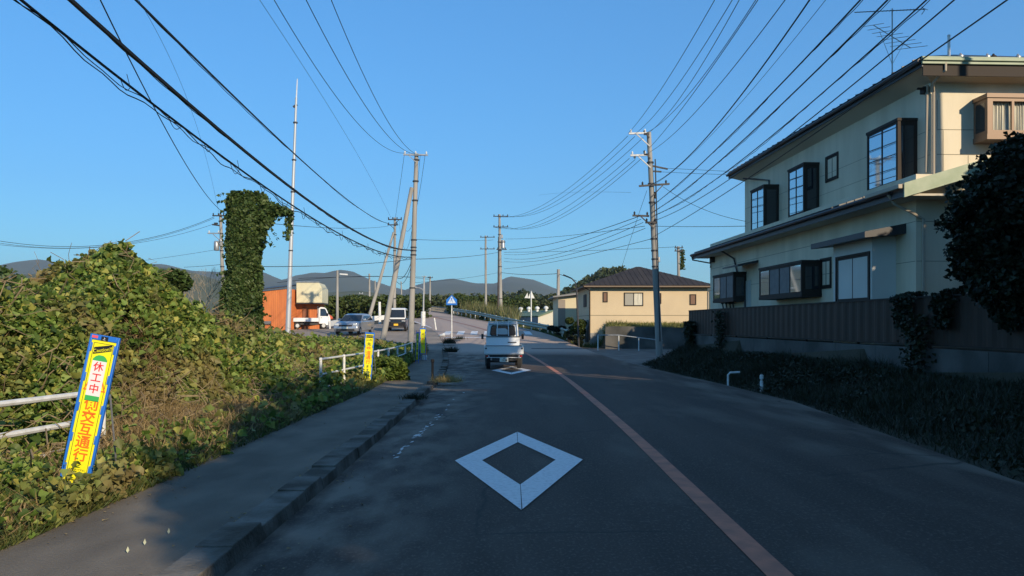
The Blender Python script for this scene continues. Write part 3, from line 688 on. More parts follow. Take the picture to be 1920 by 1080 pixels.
# retaining wall of the beige lot, the grass above it and the white pipe rail in front
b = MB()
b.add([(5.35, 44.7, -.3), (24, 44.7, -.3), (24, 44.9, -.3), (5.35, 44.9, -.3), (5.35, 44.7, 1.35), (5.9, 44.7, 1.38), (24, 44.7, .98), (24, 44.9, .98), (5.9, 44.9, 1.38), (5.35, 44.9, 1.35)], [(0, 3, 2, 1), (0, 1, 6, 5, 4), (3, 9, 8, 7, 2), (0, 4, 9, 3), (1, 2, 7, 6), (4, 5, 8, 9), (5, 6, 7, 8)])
tag(b.build("retaining_wall", M_conc2), "dark concrete wall holding the grassy lot of the beige house", "wall")  # this wall's shade is put into its dark concrete colour
rl = empty("pipe_railing", (4.75, 43.6, float(rz(43.6))), 0, "low grey pipe railing in front of the dark wall by the pole", "railing")
b = MB(); b.tube([(0, 0, .85), (1.2, -.15, .85), (3.6, -.3, .55)], .03, 6); b.build("rail", M_galv, rl, smooth=True)
for x_ in (.05, 1.2, 2.3): b = MB(); b.tube([(x_, -.02 - .08 * x_, -.1), (x_, -.02 - .08 * x_, .82 if x_ < 2 else .7)], .03, 6); b.build("post", M_wpipe, rl)
# ------------------------------------------------------------------ poles
def lean_pts(b, t, n=2): return [b.lerp(t, k / n) for k in range(n + 1)]
def gz(x, y): return float(G(x, y))
def pole(label, base, top, r0, r1, arms=(), extra=None, m=M_polec, name="utility_pole", group=None, bands=()):
    """base/top given as (px, py, Y); arms: (px_left, px_right, py, tilt_px, insulators)"""
    Y = base[2]; B = at(*base); T = at(*top); gzv = gz(B.x, B.y); d = (T - B) / (T.z - B.z)
    B0 = B + d * (gzv - .3 - B.z); e = empty(name, (B0.x, B0.y, gzv), 0, label, "pole", group); o = Vector((B0.x, B0.y, gzv))
    b = MB(); b.tube([B0 - o, T - o], [r0, r1], 12); b.build("shaft", m, e, smooth=True)
    if bands:
        for py in bands:
            b = MB(); p = at(base[0] + (top[0] - base[0]) * (py - base[1]) / (top[1] - base[1]), py, Y); b.tube([p - o - Vector((0, 0, .04)), p - o + Vector((0, 0, .04))], (r0 + r1) * .6, 10); b.build("band", M_dark, e)
    for a in arms:
        x0, x1, py, tl, ins = a[:5]; mm = a[5] if len(a) > 5 else M_galv
        p0 = at(x0, py, Y) - o; p1 = at(x1, py + tl, Y) - o; yo = Vector((0, -r1 - .06, 0)); b = MB(); b.bar(p0 + yo, p1 + yo, .09, .09)
        far_ = p0 if abs(x0 - top[0]) > abs(x1 - top[0]) else p1; tp = (T - o) * 1.0
        bx = at(base[0] + (top[0] - base[0]) * (py - base[1]) / (top[1] - base[1]), py, Y) - o
        if Y < 70: b.bar(far_.lerp(bx, .35) + yo, bx - Vector((0, 0, abs(far_.x - bx.x) * .6)) + yo, .05, .05)
        ao = b.build("crossarm", mm, e)
        for k in range(ins):
            q = p0.lerp(p1, (k + .15) / (ins - .7) if ins > 1 else .1) + yo; b = MB(); b.lathe(q, [(.02, .03), (.055, .07), (.035, .1), (.06, .14), (.03, .19), (.015, .22)], 8)
            b.build("insulator", M_insul if mm is M_galv else M_dark, ao, smooth=True)
    if extra: extra(e, o, Y)
    return e
def box_at(px0, px1, py0, py1, Y, dep, m, name):
    def f(e, o):
        a = at(px0, py1, Y) - o; c = at(px1, py0, Y) - o; b = MB(); b.box(a.x, c.x, a.y - dep / 2, a.y + dep / 2, a.z, c.z); b.build(name, m, e, bevel=.03)
    return f
def can_at(px, py0, py1, r, Y, m, name="transformer"):
    def f(e, o):
        a = at(px, py1, Y) - o; c = at(px, py0, Y) - o; h = c.z - a.z; b = MB(); b.lathe(a, [(r * .8, 0), (r, .05), (r, h - .08), (r * .7, h)], 12); b.build(name, m, e, smooth=True)
    return f
def pr_extra(e, o, Y):
    for fn in (box_at(1229, 1237, 482, 492, Y, .25, M_galv, "junction_box"), box_at(1222, 1231, 360, 372, Y, .2, M_dark, "cable_box"), can_at(1190, 290, 297, .06, Y, M_insul, "bushing")): fn(e, o)
    b = MB()
    for x0, x1, y0, y1 in ((1223, 1252, 311, 317), (1225, 1240, 321, 322)):
        b.bar(at(x0, y0, Y) - o, at(x1, y1, Y) - o, .10, .07)
    b.build("cable_clamp", M_dark, e)
    b = MB(); b.tube([at(1227, 300, Y) - o + Vector((0, -.22, 0)), at(1232, 480, Y) - o + Vector((0, -.22, 0)), at(1236, 640, Y) - o + Vector((0, -.24, 0))], .03, 6); b.build("riser_cable", M_cable, e)
pole("tall concrete utility pole with stacked crossarms between the beige and the cream house", (1236, 655, 40), (1216.5, 248, 40), .185, .115,
     [(1178, 1212, 252, -1, 2), (1181, 1212, 293, -1, 2), (1197, 1254, 350, -4, 2, M_dark), (1185, 1216, 405, 1, 2, M_dark), (1209, 1230, 418, 0, 2, M_dark), (1206, 1216, 253, 0, 1, M_dark), (1206, 1216, 291, 0, 1, M_dark)],
     pr_extra, bands=(305, 345, 380, 418, 448, 470, 486, 500))
def pl_extra(e, o, Y):
    b = MB(); b.bar(at(758, 290, Y) - o, at(803, 291, Y) - o, .06, .06); b.build("top_bracket", M_galv, e)
pole("tall concrete utility pole beside the leaning prop at the parking lot corner", (770, 640, 47), (781, 288, 47), .19, .12,
     [(757, 803, 291, 1, 3)], None, bands=(300, 340, 376, 450, 464, 470, 478, 540))
pole("concrete prop pole leaning against the tall pole at the parking lot corner", (717, 642, 46), (772, 352, 46.9), .18, .12, (), None, name="leaning_prop_pole")
pole("far utility pole with small crossarm behind the dark parked van", (739.5, 596, 68), (740.5, 408, 68), .15, .10, [(728, 754, 412, 0, 4, M_dark), (727, 747, 422, 0, 2, M_dark)], bands=(440, 470, 560))
pole("slanting prop of the far pole, between the silver hatchback and the van", (692, 596, 66), (738, 436, 67.7), .17, .10, (), None, name="leaning_prop_pole")
def fl_extra(e, o, Y):
    for fn in (can_at(406, 452, 470, .2, Y, M_galv), can_at(414, 448, 462, .15, Y, M_galv)): fn(e, o)
    b = MB(); b.bar(at(398, 421, Y) - o, at(412, 423, Y) - o, .14, .1); b.bar(at(402, 419, Y) - o, at(408, 419, Y) - o, .2, .12); b.build("cable_clamp", M_dark, e)
pole("utility pole with transformer and dark crossarm just left of the vine-covered pole", (419, 570, 60), (413.5, 402, 60), .17, .11,
     [(400, 432, 405, 0, 4, M_dark), (391, 414, 438, 0, 2), (405, 418, 453, 0, 0)], fl_extra, bands=(415, 438, 470, 500))
# tall mast
M_zinc = mat("bright_zinc_pole", (.50, .53, .56), .5, .3, col2=(.42, .45, .48), scale=2, stretch=(1, 1, .1))
def ms_extra(e, o, Y):
    b = MB(); b.tube([at(555.5, 185, Y) - o, at(557.5, 148, Y) - o], [.045, .025], 6); b.build("antenna_rod", M_wpipe, e)
    b = MB(); b.bar(at(552.5, 197, Y) - o, at(554.5, 200, Y) - o, .1, .3); b.build("bracket", M_dark, e)
pole("very tall bare steel mast rising beside the orange shed", (539.5, 632, 50), (555.5, 183, 50), .175, .07, (), ms_extra, m=M_zinc, name="steel_mast", bands=(230, 300, 360, 400, 470, 540))
# far poles: label, base, top, radius, arms
pole("nearer of the two far concrete poles with double dark crossarms beyond the white kei truck", (939, 592, 85), (936.5, 402, 85), .22, .12,
     [(925, 953, 406, 0, 4, M_dark), (925, 953, 426, 0, 4, M_dark), (933, 948, 454, 0, 0, M_dark), (931, 950, 468, 0, 2, M_dark)],
     lambda e, o, Y: [fn(e, o) for fn in (can_at(943, 450, 466, .22, Y, M_galv), box_at(937, 943, 440, 447, Y, .3, M_galv, "switch_box"))], bands=(440, 470, 500, 560))
pole("brown timber prop pole standing against the far concrete pole with double crossarms", (934.5, 588, 86), (935.5, 444, 86), .14, .10, m=mat("creosote_timber", (.12, .09, .07), .9, col2=(.07, .055, .045), scale=4))
pole("further and slimmer of the two far concrete poles with double dark crossarms", (911, 590, 105), (910.5, 442, 105), .18, .12, [(900, 928, 445, 0, 3, M_dark), (900, 928, 467, 0, 3, M_dark)])
pole("plain dark utility pole in front of the small cream outbuilding", (1046, 612, 62), (1047, 505, 62), .15, .12)
pole("slender pole with thin twin tops standing on the far field left of the blue sign", (806, 578, 125), (806.5, 518, 125), .17, .12, [(802, 812, 521, 0, 2, M_dark)])
pole("thin bare pole in the field between the tall corner pole and its prop", (754, 590, 100), (752, 528, 100), .12, .07)
pole("slim far pole just right of the blue pole prop in the field", (704.5, 594, 100), (703, 526, 100), .12, .09)
pole("far concrete pole behind the silver hatchback, thin and plain", (693, 580, 110), (692.5, 513, 110), .17, .12)
pole("stubby pole with small crossarms in the field above the silver hatchback", (678, 588, 120), (677, 550, 120), .14, .1, [(674, 681, 551, 0, 2), (675, 680, 556, 0, 0)])
pole("tiny far pole with crossarm on the field edge right of the orange shed", (605.5, 584, 140), (606, 550, 140), .16, .12, [(602, 609, 552, 0, 2)])
pole("white short post in the field beside the leaning pole", (712, 594, 75), (711.5, 566, 75), .13, .13, m=M_wpipe, name="white_post")
pole("far pole with twin thin crossarms, right of the corner pole above the road", (796, 545, 170), (795.5, 517, 170), .14, .1, [(791, 800, 519, 0, 2)])
def lamp1(e, o, Y):
    b = MB(); b.bar(at(637, 514, Y) - o, at(652, 515, Y) - o, .3, .16); b.build("lamp_head", M_wpipe, e, bevel=.03)
    b = MB(); b.tube([at(632, 520, Y) - o, at(638, 514, Y) - o], .04, 5); b.build("lamp_arm", M_galv, e)
pole("pole with a white street lamp head right of the cream container", (632.5, 592, 85), (632.5, 507, 85), .16, .12, (), lamp1)
def lamp2(e, o, Y):
    b = MB(); pts = [at(x, y, Y) - o for x, y in ((794.5, 546), (792, 542.5), (787, 540), (780, 539))]; b.tube(pts, .045, 6); b.build("lamp_arm", M_galv, e, smooth=True)
    b = MB(); b.bar(at(781, 539, Y) - o, at(776, 539, Y) - o, .28, .12); b.build("lamp_head", M_galv, e, bevel=.03)
    b = MB(); b.tube([at(793.3, 611, Y) - o, at(793.6, 584, Y) - o], .17, 10); b.build("white_sleeve", M_wpipe, e, smooth=True)
pole("slender street lamp with white lower sleeve behind the yellow signs", (793.3, 612, 58), (795, 520, 58), .09, .05, (), lamp2, m=M_galv, name="street_lamp")
def lamp3(e, o, Y):
    b = MB(); pts = [at(x, y, Y) - o for x, y in ((1081, 545), (1079, 530), (1072, 522), (1056, 515))]; b.tube(pts, .035, 6); b.build("lamp_arm", M_dark, e, smooth=True)
pole("dark slim lamp pole at the shaded corner of the beige house", (1085, 640, 46), (1081, 540, 46), .06, .05, (), lamp3, m=M_dark, name="street_lamp")
pole("vine-hung pole with small crossarm behind the beige house roof", (1274, 600, 75), (1271.5, 462, 75), .16, .13, [(1264, 1280, 465, 0, 2, M_dark), (1264, 1279, 471, 0, 2, M_dark)])

# ------------------------------------------------------------------ wires: vertical planes between two attachment points, parabolic sag
def wire(label, A, mid, B, r=.012, ext=0.0, n=26, name="power_cable", wob=0, group=None):
    """A, B = (px, py, Y); mid = (px, py) somewhere between; the wire goes on past B by ext of its length"""
    PA = at(*A); PB = at(*B); dx, dy = PB.x - PA.x, PB.y - PA.y
    if mid:
        p = (mid[0] - 960) / F; t = (p * PA.y - PA.x) / (dx - p * dy); ym = PA.y + t * dy; zm = CH - (mid[1] - HY) / F * ym
        # z = a + b t + c t^2
        c = ((zm - PA.z) / t - (PB.z - PA.z)) / (t - 1) if abs(t - 1) > 1e-3 and abs(t) > 1e-3 else 0; b_ = PB.z - PA.z - c
    else: c = .004 * math.hypot(dx, dy)**2 * .3; b_ = PB.z - PA.z - c
    pts = []
    for k in range(n + 1):
        t = (1 + ext) * k / n; p = Vector((PA.x + dx * t, PA.y + dy * t, PA.z + b_ * t + c * t * t))
        pts.append(p)
    b = MB(); o = pts[0].copy(); b.tube([p - o for p in pts], r, 5)
    if wob:
        T = Vector((dx, dy, 0)).normalized(); S = Vector((-T.y, T.x, 0))
        def P(t): return Vector((PA.x + dx * t, PA.y + dy * t, PA.z + b_ * t + c * t * t)) - o
        L = math.hypot(dx, dy)
        for s_, amp, rr, off in (((3.1, .05, .011, -.05), (4.7, .04, .009, -.02)) if wob > 1 else ((1.1, .018, .009, -.012),)):
            m_ = 150; b.tube([P((1 + ext) * k / m_) + Vector((0, 0, off - amp + amp * math.sin(k * .37 * s_ / 3) + amp * .5 * math.sin(k * 1.3))) + S * amp * math.cos(k * .37 * s_ / 3) for k in range(m_ + 1)], rr, 4)
        if wob > 1:
            for k in range(16):   # slack loops lashed under the cable
                t = .25 + .72 * k / 16 + random.uniform(-.01, .01); l = random.uniform(.35, .7) / L; dp = random.uniform(.12, .24)
                b.tube([P(t + l * q / 8) + Vector((0, 0, -dp * math.sin(math.pi * q / 8))) + S * .02 for q in range(9)], .007, 4)
                if k % 3 == 0: b.tube([P(t), P(t) + Vector((0, 0, .16)) + T * .1], .006, 4)
    ob = b.build(name, M_cable); ob.location = o
    return tag(ob, label, "cable", group)
def XB(px, py, X): return (px, py, X / ((px - 960) / F))
w = wire
w("frayed black telephone cable hung with loops, lowest bundle crossing the upper left sky", (772, 482, 47), (343, 238), XB(40, 0, -6.1), .022, .12, name="telephone_cable", wob=2)
w("thick black bundle of telephone cables above the frayed one in the upper left sky", (774, 469, 47), (360, 200), XB(133, 0, -5.7), .036, .12, name="telephone_cable", wob=1)
w("single wire from the vine-side pole that cuts steeply across both telephone bundles", (429, 403, 59.5), (283, 190), XB(188, 0, -9.0), .017, .1)
w("twisted black service cable running from the far crossarm pole past the tall mast", (728, 419, 66), (407, 150), XB(255, 0, -5.4), .02, .1, wob=1)
w("faint hair-thin wire between the two telephone bundles and the twisted cable", (410, 398, 60), (350, 183), XB(272, 20, -12), .007, .1)
w("faint thin wire left of the three corner-pole conductors", (733, 408, 66), (571, 128), XB(487, 0, -7.5), .007, .1)
w("leftmost of the three conductors arriving at the top of the propped corner pole", (758, 287, 47), (604, 144), XB(514, 0, -6.2), .011, .15)
w("middle conductor of three arriving at the top of the propped corner pole", (779, 289, 47), (677, 186), XB(574, 0, -5.3), .012, .15)
w("rightmost of the three conductors arriving at the top of the propped corner pole", (798, 291, 47), (697, 172), XB(621, 0, -4.6), .011, .15)
w("left drop wire between corner pole top and the far crossarm pole", (758, 290, 47), (747, 370), (741, 411, 68), .012)
w("right drop wire between corner pole top and the far crossarm pole", (797, 291, 47), (785, 370), (753, 412, 68), .012)
w("middle drop wire behind the shaft of the corner pole", (788, 291, 47), (784, 335), (748, 412, 68), .010)
w("outer slack loop of cable from corner pole to the foot of its prop", (773, 486, 47), (762, 512), (744, 520, 50), .018, name="telephone_cable")
w("inner slack loop of cable from corner pole to the foot of its prop", (773, 492, 47), (765, 516), (744, 528, 50), .014, name="telephone_cable")
w("outermost left conductor of the right-hand line, to the upper insulated arm", (1178, 250, 40), (1286, 93), XB(1340, 0, 5.0), .010, .15)
w("second conductor from the left on the upper insulated arm of the right pole", (1192, 250, 40), (1315, 94), XB(1373, 0, 5.3), .010, .15)
w("conductor crossing over its neighbour to the very top of the right pole", (1210, 253, 40), (1315, 123), XB(1386, 0, 5.4), .010, .15)
w("upper of two conductors that cross near the right pole's top", (1212, 249, 40), (1361, 84), XB(1417, 0, 5.7), .010, .15)
w("conductor that meets its neighbour at the top edge and lands below the right pole's head", (1220, 275, 40), (1349, 106), XB(1421, 0, 5.7), .011, .15)
w("sixth conductor from the left, reaching the right pole beside its second arm", (1220, 284, 40), (1397, 99), XB(1472, 0, 5.9), .011, .15)
w("thick straight cable reaching the right pole at the dark clamp level", (1221, 346, 40), (1445, 104), XB(1518, 0, 6.1), .018, .15)
w("hair-thin wire shadowing the thick straight cable on its right", (1222, 349, 40), (1387, 195), XB(1548, 0, 6.2), .006, .15)
w("first twisted low cable right of the thick straight cable", (1225, 384, 40), (1430, 193), XB(1613, 0, 6.3), .017, .15, wob=1)
w("second twisted low cable, passing in front of the rooftop aerial mast's left", (1226, 396, 40), (1464, 197), XB(1664, 0, 6.4), .017, .15, wob=1)
w("third twisted low cable, crossing the rooftop aerials", (1226, 404, 40), (1490, 219), XB(1737, 0, 6.5), .014, .15, wob=1)
w("fourth low cable, grazing the eave of the cream house", (1226, 414, 40), (1472, 260), XB(1789, 0, 6.6), .013, .15)
w("lowest right cable, passing before the white vent rod and the cream house roof", (1228, 442, 40), (1741, 103), XB(1888, 0, 6.8), .013, .15)
FP = 85
w("upper-arm wire from right pole to far pole, leftmost", (1177, 255, 40), (1024, 381), (925, 405, FP), .013)
w("upper-arm wire from right pole to far pole, middle", (1190, 256, 40), (1040, 379), (940, 405, FP), .013)
w("upper-arm wire from right pole to far pole, rightmost", (1206, 258, 40), (1058, 376), (953, 405, FP), .013)
w("lower-arm wire from right pole to far pole, leftmost", (1180, 297, 40), (1004, 418), (927, 426, FP), .013)
w("lower-arm wire from right pole to far pole, middle", (1191, 299, 40), (1050, 404), (940, 426, FP), .013)
w("lower-arm wire from right pole to far pole, rightmost", (1203, 297, 40), (1100, 380), (953, 426, FP), .013)
w("nearly level wire from right pole passing above the lower cables to the far pole", (1209, 424, 40), (1100, 438), (948, 448, FP), .014)
w("highest of the five low slack cables between right pole and far pole", (1197, 406, 40), (1100, 439), (955, 468, FP), .018)
w("second of the five low slack cables between right pole and far pole", (1202, 411, 40), (1100, 450), (945, 477, FP), .014)
w("third of the five low slack cables between right pole and far pole", (1206, 417, 40), (1100, 460), (945, 484, FP), .014)
w("fourth of the five low slack cables between right pole and far pole", (1210, 428, 40), (1100, 468), (945, 490, FP), .014)
w("lowest of the five low slack cables between right pole and far pole", (1221, 448, 40), (1100, 478), (945, 504, FP), .014)
w("level wire joining the plain dark pole and the far double pole", (1046, 513, 62), (1000, 515), (940, 511, FP), .022)
w("level wire crossing the road between corner pole and the slim far pole", (776, 449, 47), (840, 451), (925, 450, 85), .014)
w("lower of the level wires crossing the road from the corner pole", (776, 486, 47), (850, 483), (935, 473, 85), .018)
w("faint low wire crossing the road just above the mountains", (776, 530, 60), (850, 524), (935, 511, 85), .013)
w("level wire between vine-covered pole and far crossarm pole", (507, 419, 30), (640, 428), (728, 424, 67), .012)
w("low level wire from vine-covered pole to the corner pole", (485, 500, 31), (640, 497), (772, 486, 47), .014)
w("long level wire at mountain-top height behind the parking lot", (560, 522, 95), (677, 519), (808, 520, 125), .03)
w("second long level wire crossing the mountain slope behind the parking lot", (520, 530, 80), (632, 520), (806, 524, 125), .025)
w("upper wire of the far left span sagging over the bushes", (401, 407, 60), (200, 459), (0, 452, 50), .017)
w("middle wire of the far left span sagging over the bushes", (402, 409, 60), (205, 461), (0, 456, 50), .013)
w("lower wire of the far left span, starting at the dark clamp", (398, 421, 60), (215, 461), (0, 459, 50), .013)
w("short low wire leaving the far left pole below its transformer", (412, 467, 60), (330, 480), (240, 492, 70), .012)
w("low wire reaching the far left pole at mountain height", (414, 496, 60), (380, 499), (345, 501, 70), .016)
w("upper service wire from the dark clamp toward the cream house", (1240, 315, 40), (1320, 319), (1440, 325, 33), .009)
w("lower service wire from the dark clamp toward the cream house", (1235, 322, 40), (1320, 326), (1440, 329, 33), .009)
w("level wire from the right pole to the end wall of the cream house", (1226, 424, 40), (1300, 425), (1398, 424, 31.5), .012)
w("drooping wire crossing others from small arm to the cream house end wall", (1243, 350, 40), (1300, 384), (1398, 415, 31.5), .010)
w("steep guy wire from the right pole's arm down to the beige house roof", (1213, 357, 40), (1190, 425), (1166, 500, 50), .010)
w("long low wire from the pole behind the beige house across to the far pole", (1265, 463, 75), (1100, 470), (945, 473, 85), .018)
w("short service wire from plain dark pole to the lamp pole corner", (1048, 514, 62), (1065, 520), (1081, 527, 58), .02)
w("thin broken line of wire far above the right side of the road", (1183, 361, 40), (1100, 360), (1010, 366, 85), .006)

# ------------------------------------------------------------------ signs
M_ylw = mat("fluorescent_yellow_sheet", (.86, .80, .01), .5)
M_blue = mat("blue_plastic_frame", (.02, .16, .62), .4)
M_red = mat("red_lettering", (.72, .03, .03), .5)
M_orl = mat("orange_lettering", (.85, .16, .01), .5)
M_blk = mat("black_lettering", (.01, .01, .012), .5)
M_grn = mat("green_sheet", (.05, .42, .10), .5)
M_wsheet = mat("white_sheet", (.80, .76, .76), .5)
M_pink = mat("pink_reflector", (.85, .10, .14), .35)
def text(name, body, size, loc, m, parent, depth=.002, sx=1.0, rot=0.0, bold=.012):
    c = bpy.data.curves.new(name, 'FONT'); c.body = body; c.size = size; c.align_x = 'CENTER'; c.align_y = 'CENTER'; c.offset = size * bold; c.extrude = depth; c.resolution_u = 3
    t = bpy.data.objects.new("t", c); C.objects.link(t); dg = bpy.context.evaluated_depsgraph_get(); me = bpy.data.meshes.new_from_object(t.evaluated_get(dg))
    bpy.data.objects.remove(t); bpy.data.curves.remove(c); me.name = name; me.materials.clear()
    # into the x-z plane facing -y
    co = np.empty(len(me.vertices) * 3, np.float32); me.vertices.foreach_get("co", co); co = co.reshape(-1, 3)
    if len(co):
        mn = co.min(0); mx = co.max(0); co[:, :2] -= (mn[:2] + mx[:2]) / 2
    x = co[:, 0] * sx; z = co[:, 1].copy(); y = -co[:, 2]
    cr, sr = math.cos(rot), math.sin(rot)
    me.vertices.foreach_set("co", np.stack([x * cr - z * sr, y, x * sr + z * cr], 1).ravel()); me.update()
    o = link(name, me, m, parent); o.location = loc; return o
def slim_sign(Y, base_px, label, lean, kind, tilt=-.10, H=1.40, W=.275, zb=.13, yaw=0.0, dz=0.0):
    x, y = at(base_px[0], base_px[1], Y)[:2]; z = gz(x, y)
    e = empty("roadworks_sign", (x, y, z + dz), yaw, label, "sign", None)
    # tilt baked into an intermediate rotation of the whole thing
    e.rotation_euler = (tilt, lean, yaw)
    fr = MB(); w2 = W / 2
    fr.box(-w2, -w2 + .022, -.015, .015, zb, zb + H); fr.box(w2 - .022, w2, -.015, .015, zb, zb + H); fr.box(-w2 + .022, w2 - .022, -.015, .015, zb, zb + .022); fr.box(-w2 + .022, w2 - .022, -.015, .015, zb + H - .05, zb + H)
    fr.box(-w2 + .022, w2 - .022, .006, .013, zb + .022, zb + H - .05)
    for k in range(5):
        for s_ in (-1, 1): fr.box(min(s_ * (w2 - .022), s_ * (w2 - .036)), max(s_ * (w2 - .022), s_ * (w2 - .036)), -.016, .004, zb + .12 + k * .28, zb + .2 + k * .28)
    fr.build("frame", M_blue, e, bevel=.004)
    b = MB(); b.box(-w2 + .0225, w2 - .0225, -.004, .005, zb + .0225, zb + H - .052); b.build("panel", M_ylw, e)
    b = MB(); q = -.0055; a = w2 - .045
    b.box(-a, -a + .004, q, q + .0015, zb + .05, zb + H - .075); b.box(a - .004, a, q, q + .0015, zb + .05, zb + H - .075); b.box(-a + .004, a - .004, q, q + .0015, zb + .05, zb + .054); b.box(-a + .004, a - .004, q, q + .0015, zb + H - .079, zb + H - .075)
    b.build("border_line", M_blk, e)
    for s_ in (-1, 1):
        b = MB(); b.tube([(s_ * (w2 - .012), .0, zb + .01), (s_ * (w2 - .012), 0, -.02)], .011, 6); b.build("leg", M_blue, e)
    b = MB(); b.tube([(w2 + .0, .03, zb + H * .62), (w2 + .06, .42, .12)], .009, 6); b.tube([(-w2 + .02, .03, zb + H * .62), (-w2 + .03, .42, .12)], .009, 6); b.build("back_strut", M_galv, e)
    ty = -.0065; top = zb + H
    if kind == "near":
        b = MB(); b.box(-w2 + .02, -w2 + .075, -.018, -.0155, top - .035, top - .012); b.build("reflector", M_pink, e)
        b = MB(); b.box(-.03, .035, -.018, -.0155, top - .048, top - .01); b.build("handle_slot", M_blk, e)
        text("handle_mark", "上", .028, (.0, -.0185, top - .03), M_wsheet, e, .0005)
        b = MB(); b.add([(-.082, ty, top - .185), (.083, ty, top - .135), (.083, ty, top - .075), (-.082, ty, top - .12), (-.082, ty + .001, top - .185), (.083, ty + .001, top - .135), (.083, ty + .001, top - .075), (-.082, ty + .001, top - .12)], [(0, 1, 2, 3), (7, 6, 5, 4)]); b.build("caution_box", M_blk, e)
        text("caution_lettering", "Caution!!", .047, (0, ty - .001, top - .134), M_ylw, e, .0006, 1.0, .27, 0)
        b = MB(); b.prism([(-.13 * .8, top - .52), (.13 * .8, top - .52), (0, top - .27)], 'y', ty, ty + .001)
        b.build("warning_triangle", M_orl, e); b = MB(); b.prism([(-.085, top - .508), (.085, top - .508), (0, top - .295)], 'y', ty - .0006, ty); b.build("triangle_field", M_ylw, e)
        for k, (ch, py) in enumerate((("側", .640), ("交", .758), ("互", .876), ("通", .994), ("行", 1.112))):
            text("lettering", ch, .122, (.0, ty, top - py), M_orl, e, .0006, 1.12, 0, .018)
        text("caution_lettering", "合図に従って下さい", .017, (0, ty, top - 1.25), M_blk, e, .0005)
        pc = empty("hanging_placard", e.location, 0, "narrow white placard with green ends and red characters hung on the tilted sign", "placard"); pc.rotation_euler = e.rotation_euler
        b = MB(); b.box(-.066, .066, -.016, -.011, top - .61, top - .24); b.build("panel", M_wsheet, pc)
        b = MB(); b.prism([(-.066, top - .24), (-.066, top - .225), (-.045, top - .20), (-.02, top - .187), (.02, top - .187), (.045, top - .20), (.066, top - .225), (.066, top - .24)], 'y', -.0165, -.0105); b.build("green_end", M_grn, pc)
        b = MB(); b.box(-.066, .066, -.0165, -.0162, top - .61, top - .565); b.build("green_end", M_grn, pc)
        for ch, py in (("休", .292), ("工", .395), ("中", .497)): text("lettering", ch, .092, (0, -.0168, top - py), M_red, pc, .0005, 1.05, 0, .016)
    elif kind == "mid":
        b = MB(); b.box(-.085, .085, ty, ty + .001, top - .16, top - .085); b.build("caution_box", M_blk, e)
        text("caution_lettering", "Caution!!", .042, (0, ty - .001, top - .12), M_ylw, e, .0006, 1, .08, 0)
        for ch, py, s_, m_ in (("この", .22, .075, M_blk), ("先", .34, .10, M_blk), ("歩", .46, .13, M_orl), ("道", .59, .13, M_orl), ("通", .72, .13, M_orl), ("行", .85, .12, M_orl), ("ま", .98, .08, M_blk), ("す", 1.08, .08, M_blk)):
            text("lettering", ch, s_, (.0, ty, top - py), m_, e, .0006, 1.1, 0, .018)
        b = MB(); b.box(-.07, .07, ty, ty + .001, top - 1.26, top - 1.20); b.build("caution_box", M_blk, e)
    elif kind == "dark":
        b = MB(); b.prism([(-.07, top - .46), (.07, top - .46), (0, top - .32)], 'y', ty, ty + .001); b.build("warning_triangle", M_blk, e)
        for ch, py in (("注", .20), ("工", .62), ("事", .82), ("中", 1.04)): text("lettering", ch, .15, (0, ty, top - py), M_blk, e, .0006, 1.1, 0, .02)
    else:
        for ch, py in (("止", .26), ("ま", .5), ("れ", .72)): text("lettering", ch, .12, (0, ty, top - py), M_blk if py < .3 else M_orl, e, .0006, 1.1, 0, .02)
    return e
slim_sign(7.15, (134, 925), "tall tilted yellow roadworks sign with white placard hung on it, beside the white rails", R(9.8), "near", tilt=-.08, zb=.10)
slim_sign(22.4, (687, 720), "yellow roadworks sign with orange and black characters at the middle of the curving rail", R(3.5), "mid", tilt=-.06, zb=.05)
slim_sign(34.5, (782, 672), "dull shaded yellow-green roadworks sign at the far end of the curving rail", R(0), "dark", tilt=-.03, zb=.12, yaw=-.95, H=1.25)
slim_sign(36.5, (793, 668), "bright yellow sign strapped above an orange and white post, farthest of the four", R(0), "far", tilt=0, zb=.30, H=1.2)
po = empty("safety_post", (at(796, 668, 36.8).x, 36.8, gz(at(796, 668, 36.8).x, 36.8)), 0, "white and orange plastic post behind the farthest yellow sign", "post")
b = MB(); b.lathe((0, 0, 0), [(.12, 0), (.12, .22), (.08, .24)], 12); b.build("base", M_wpipe, po, smooth=True)
b = MB(); b.lathe((0.02, 0, .24), [(.085, 0), (.07, .5)], 12); b.build("orange_sleeve", mat("safety_orange", (.85, .28, .02), .5), po, smooth=True)

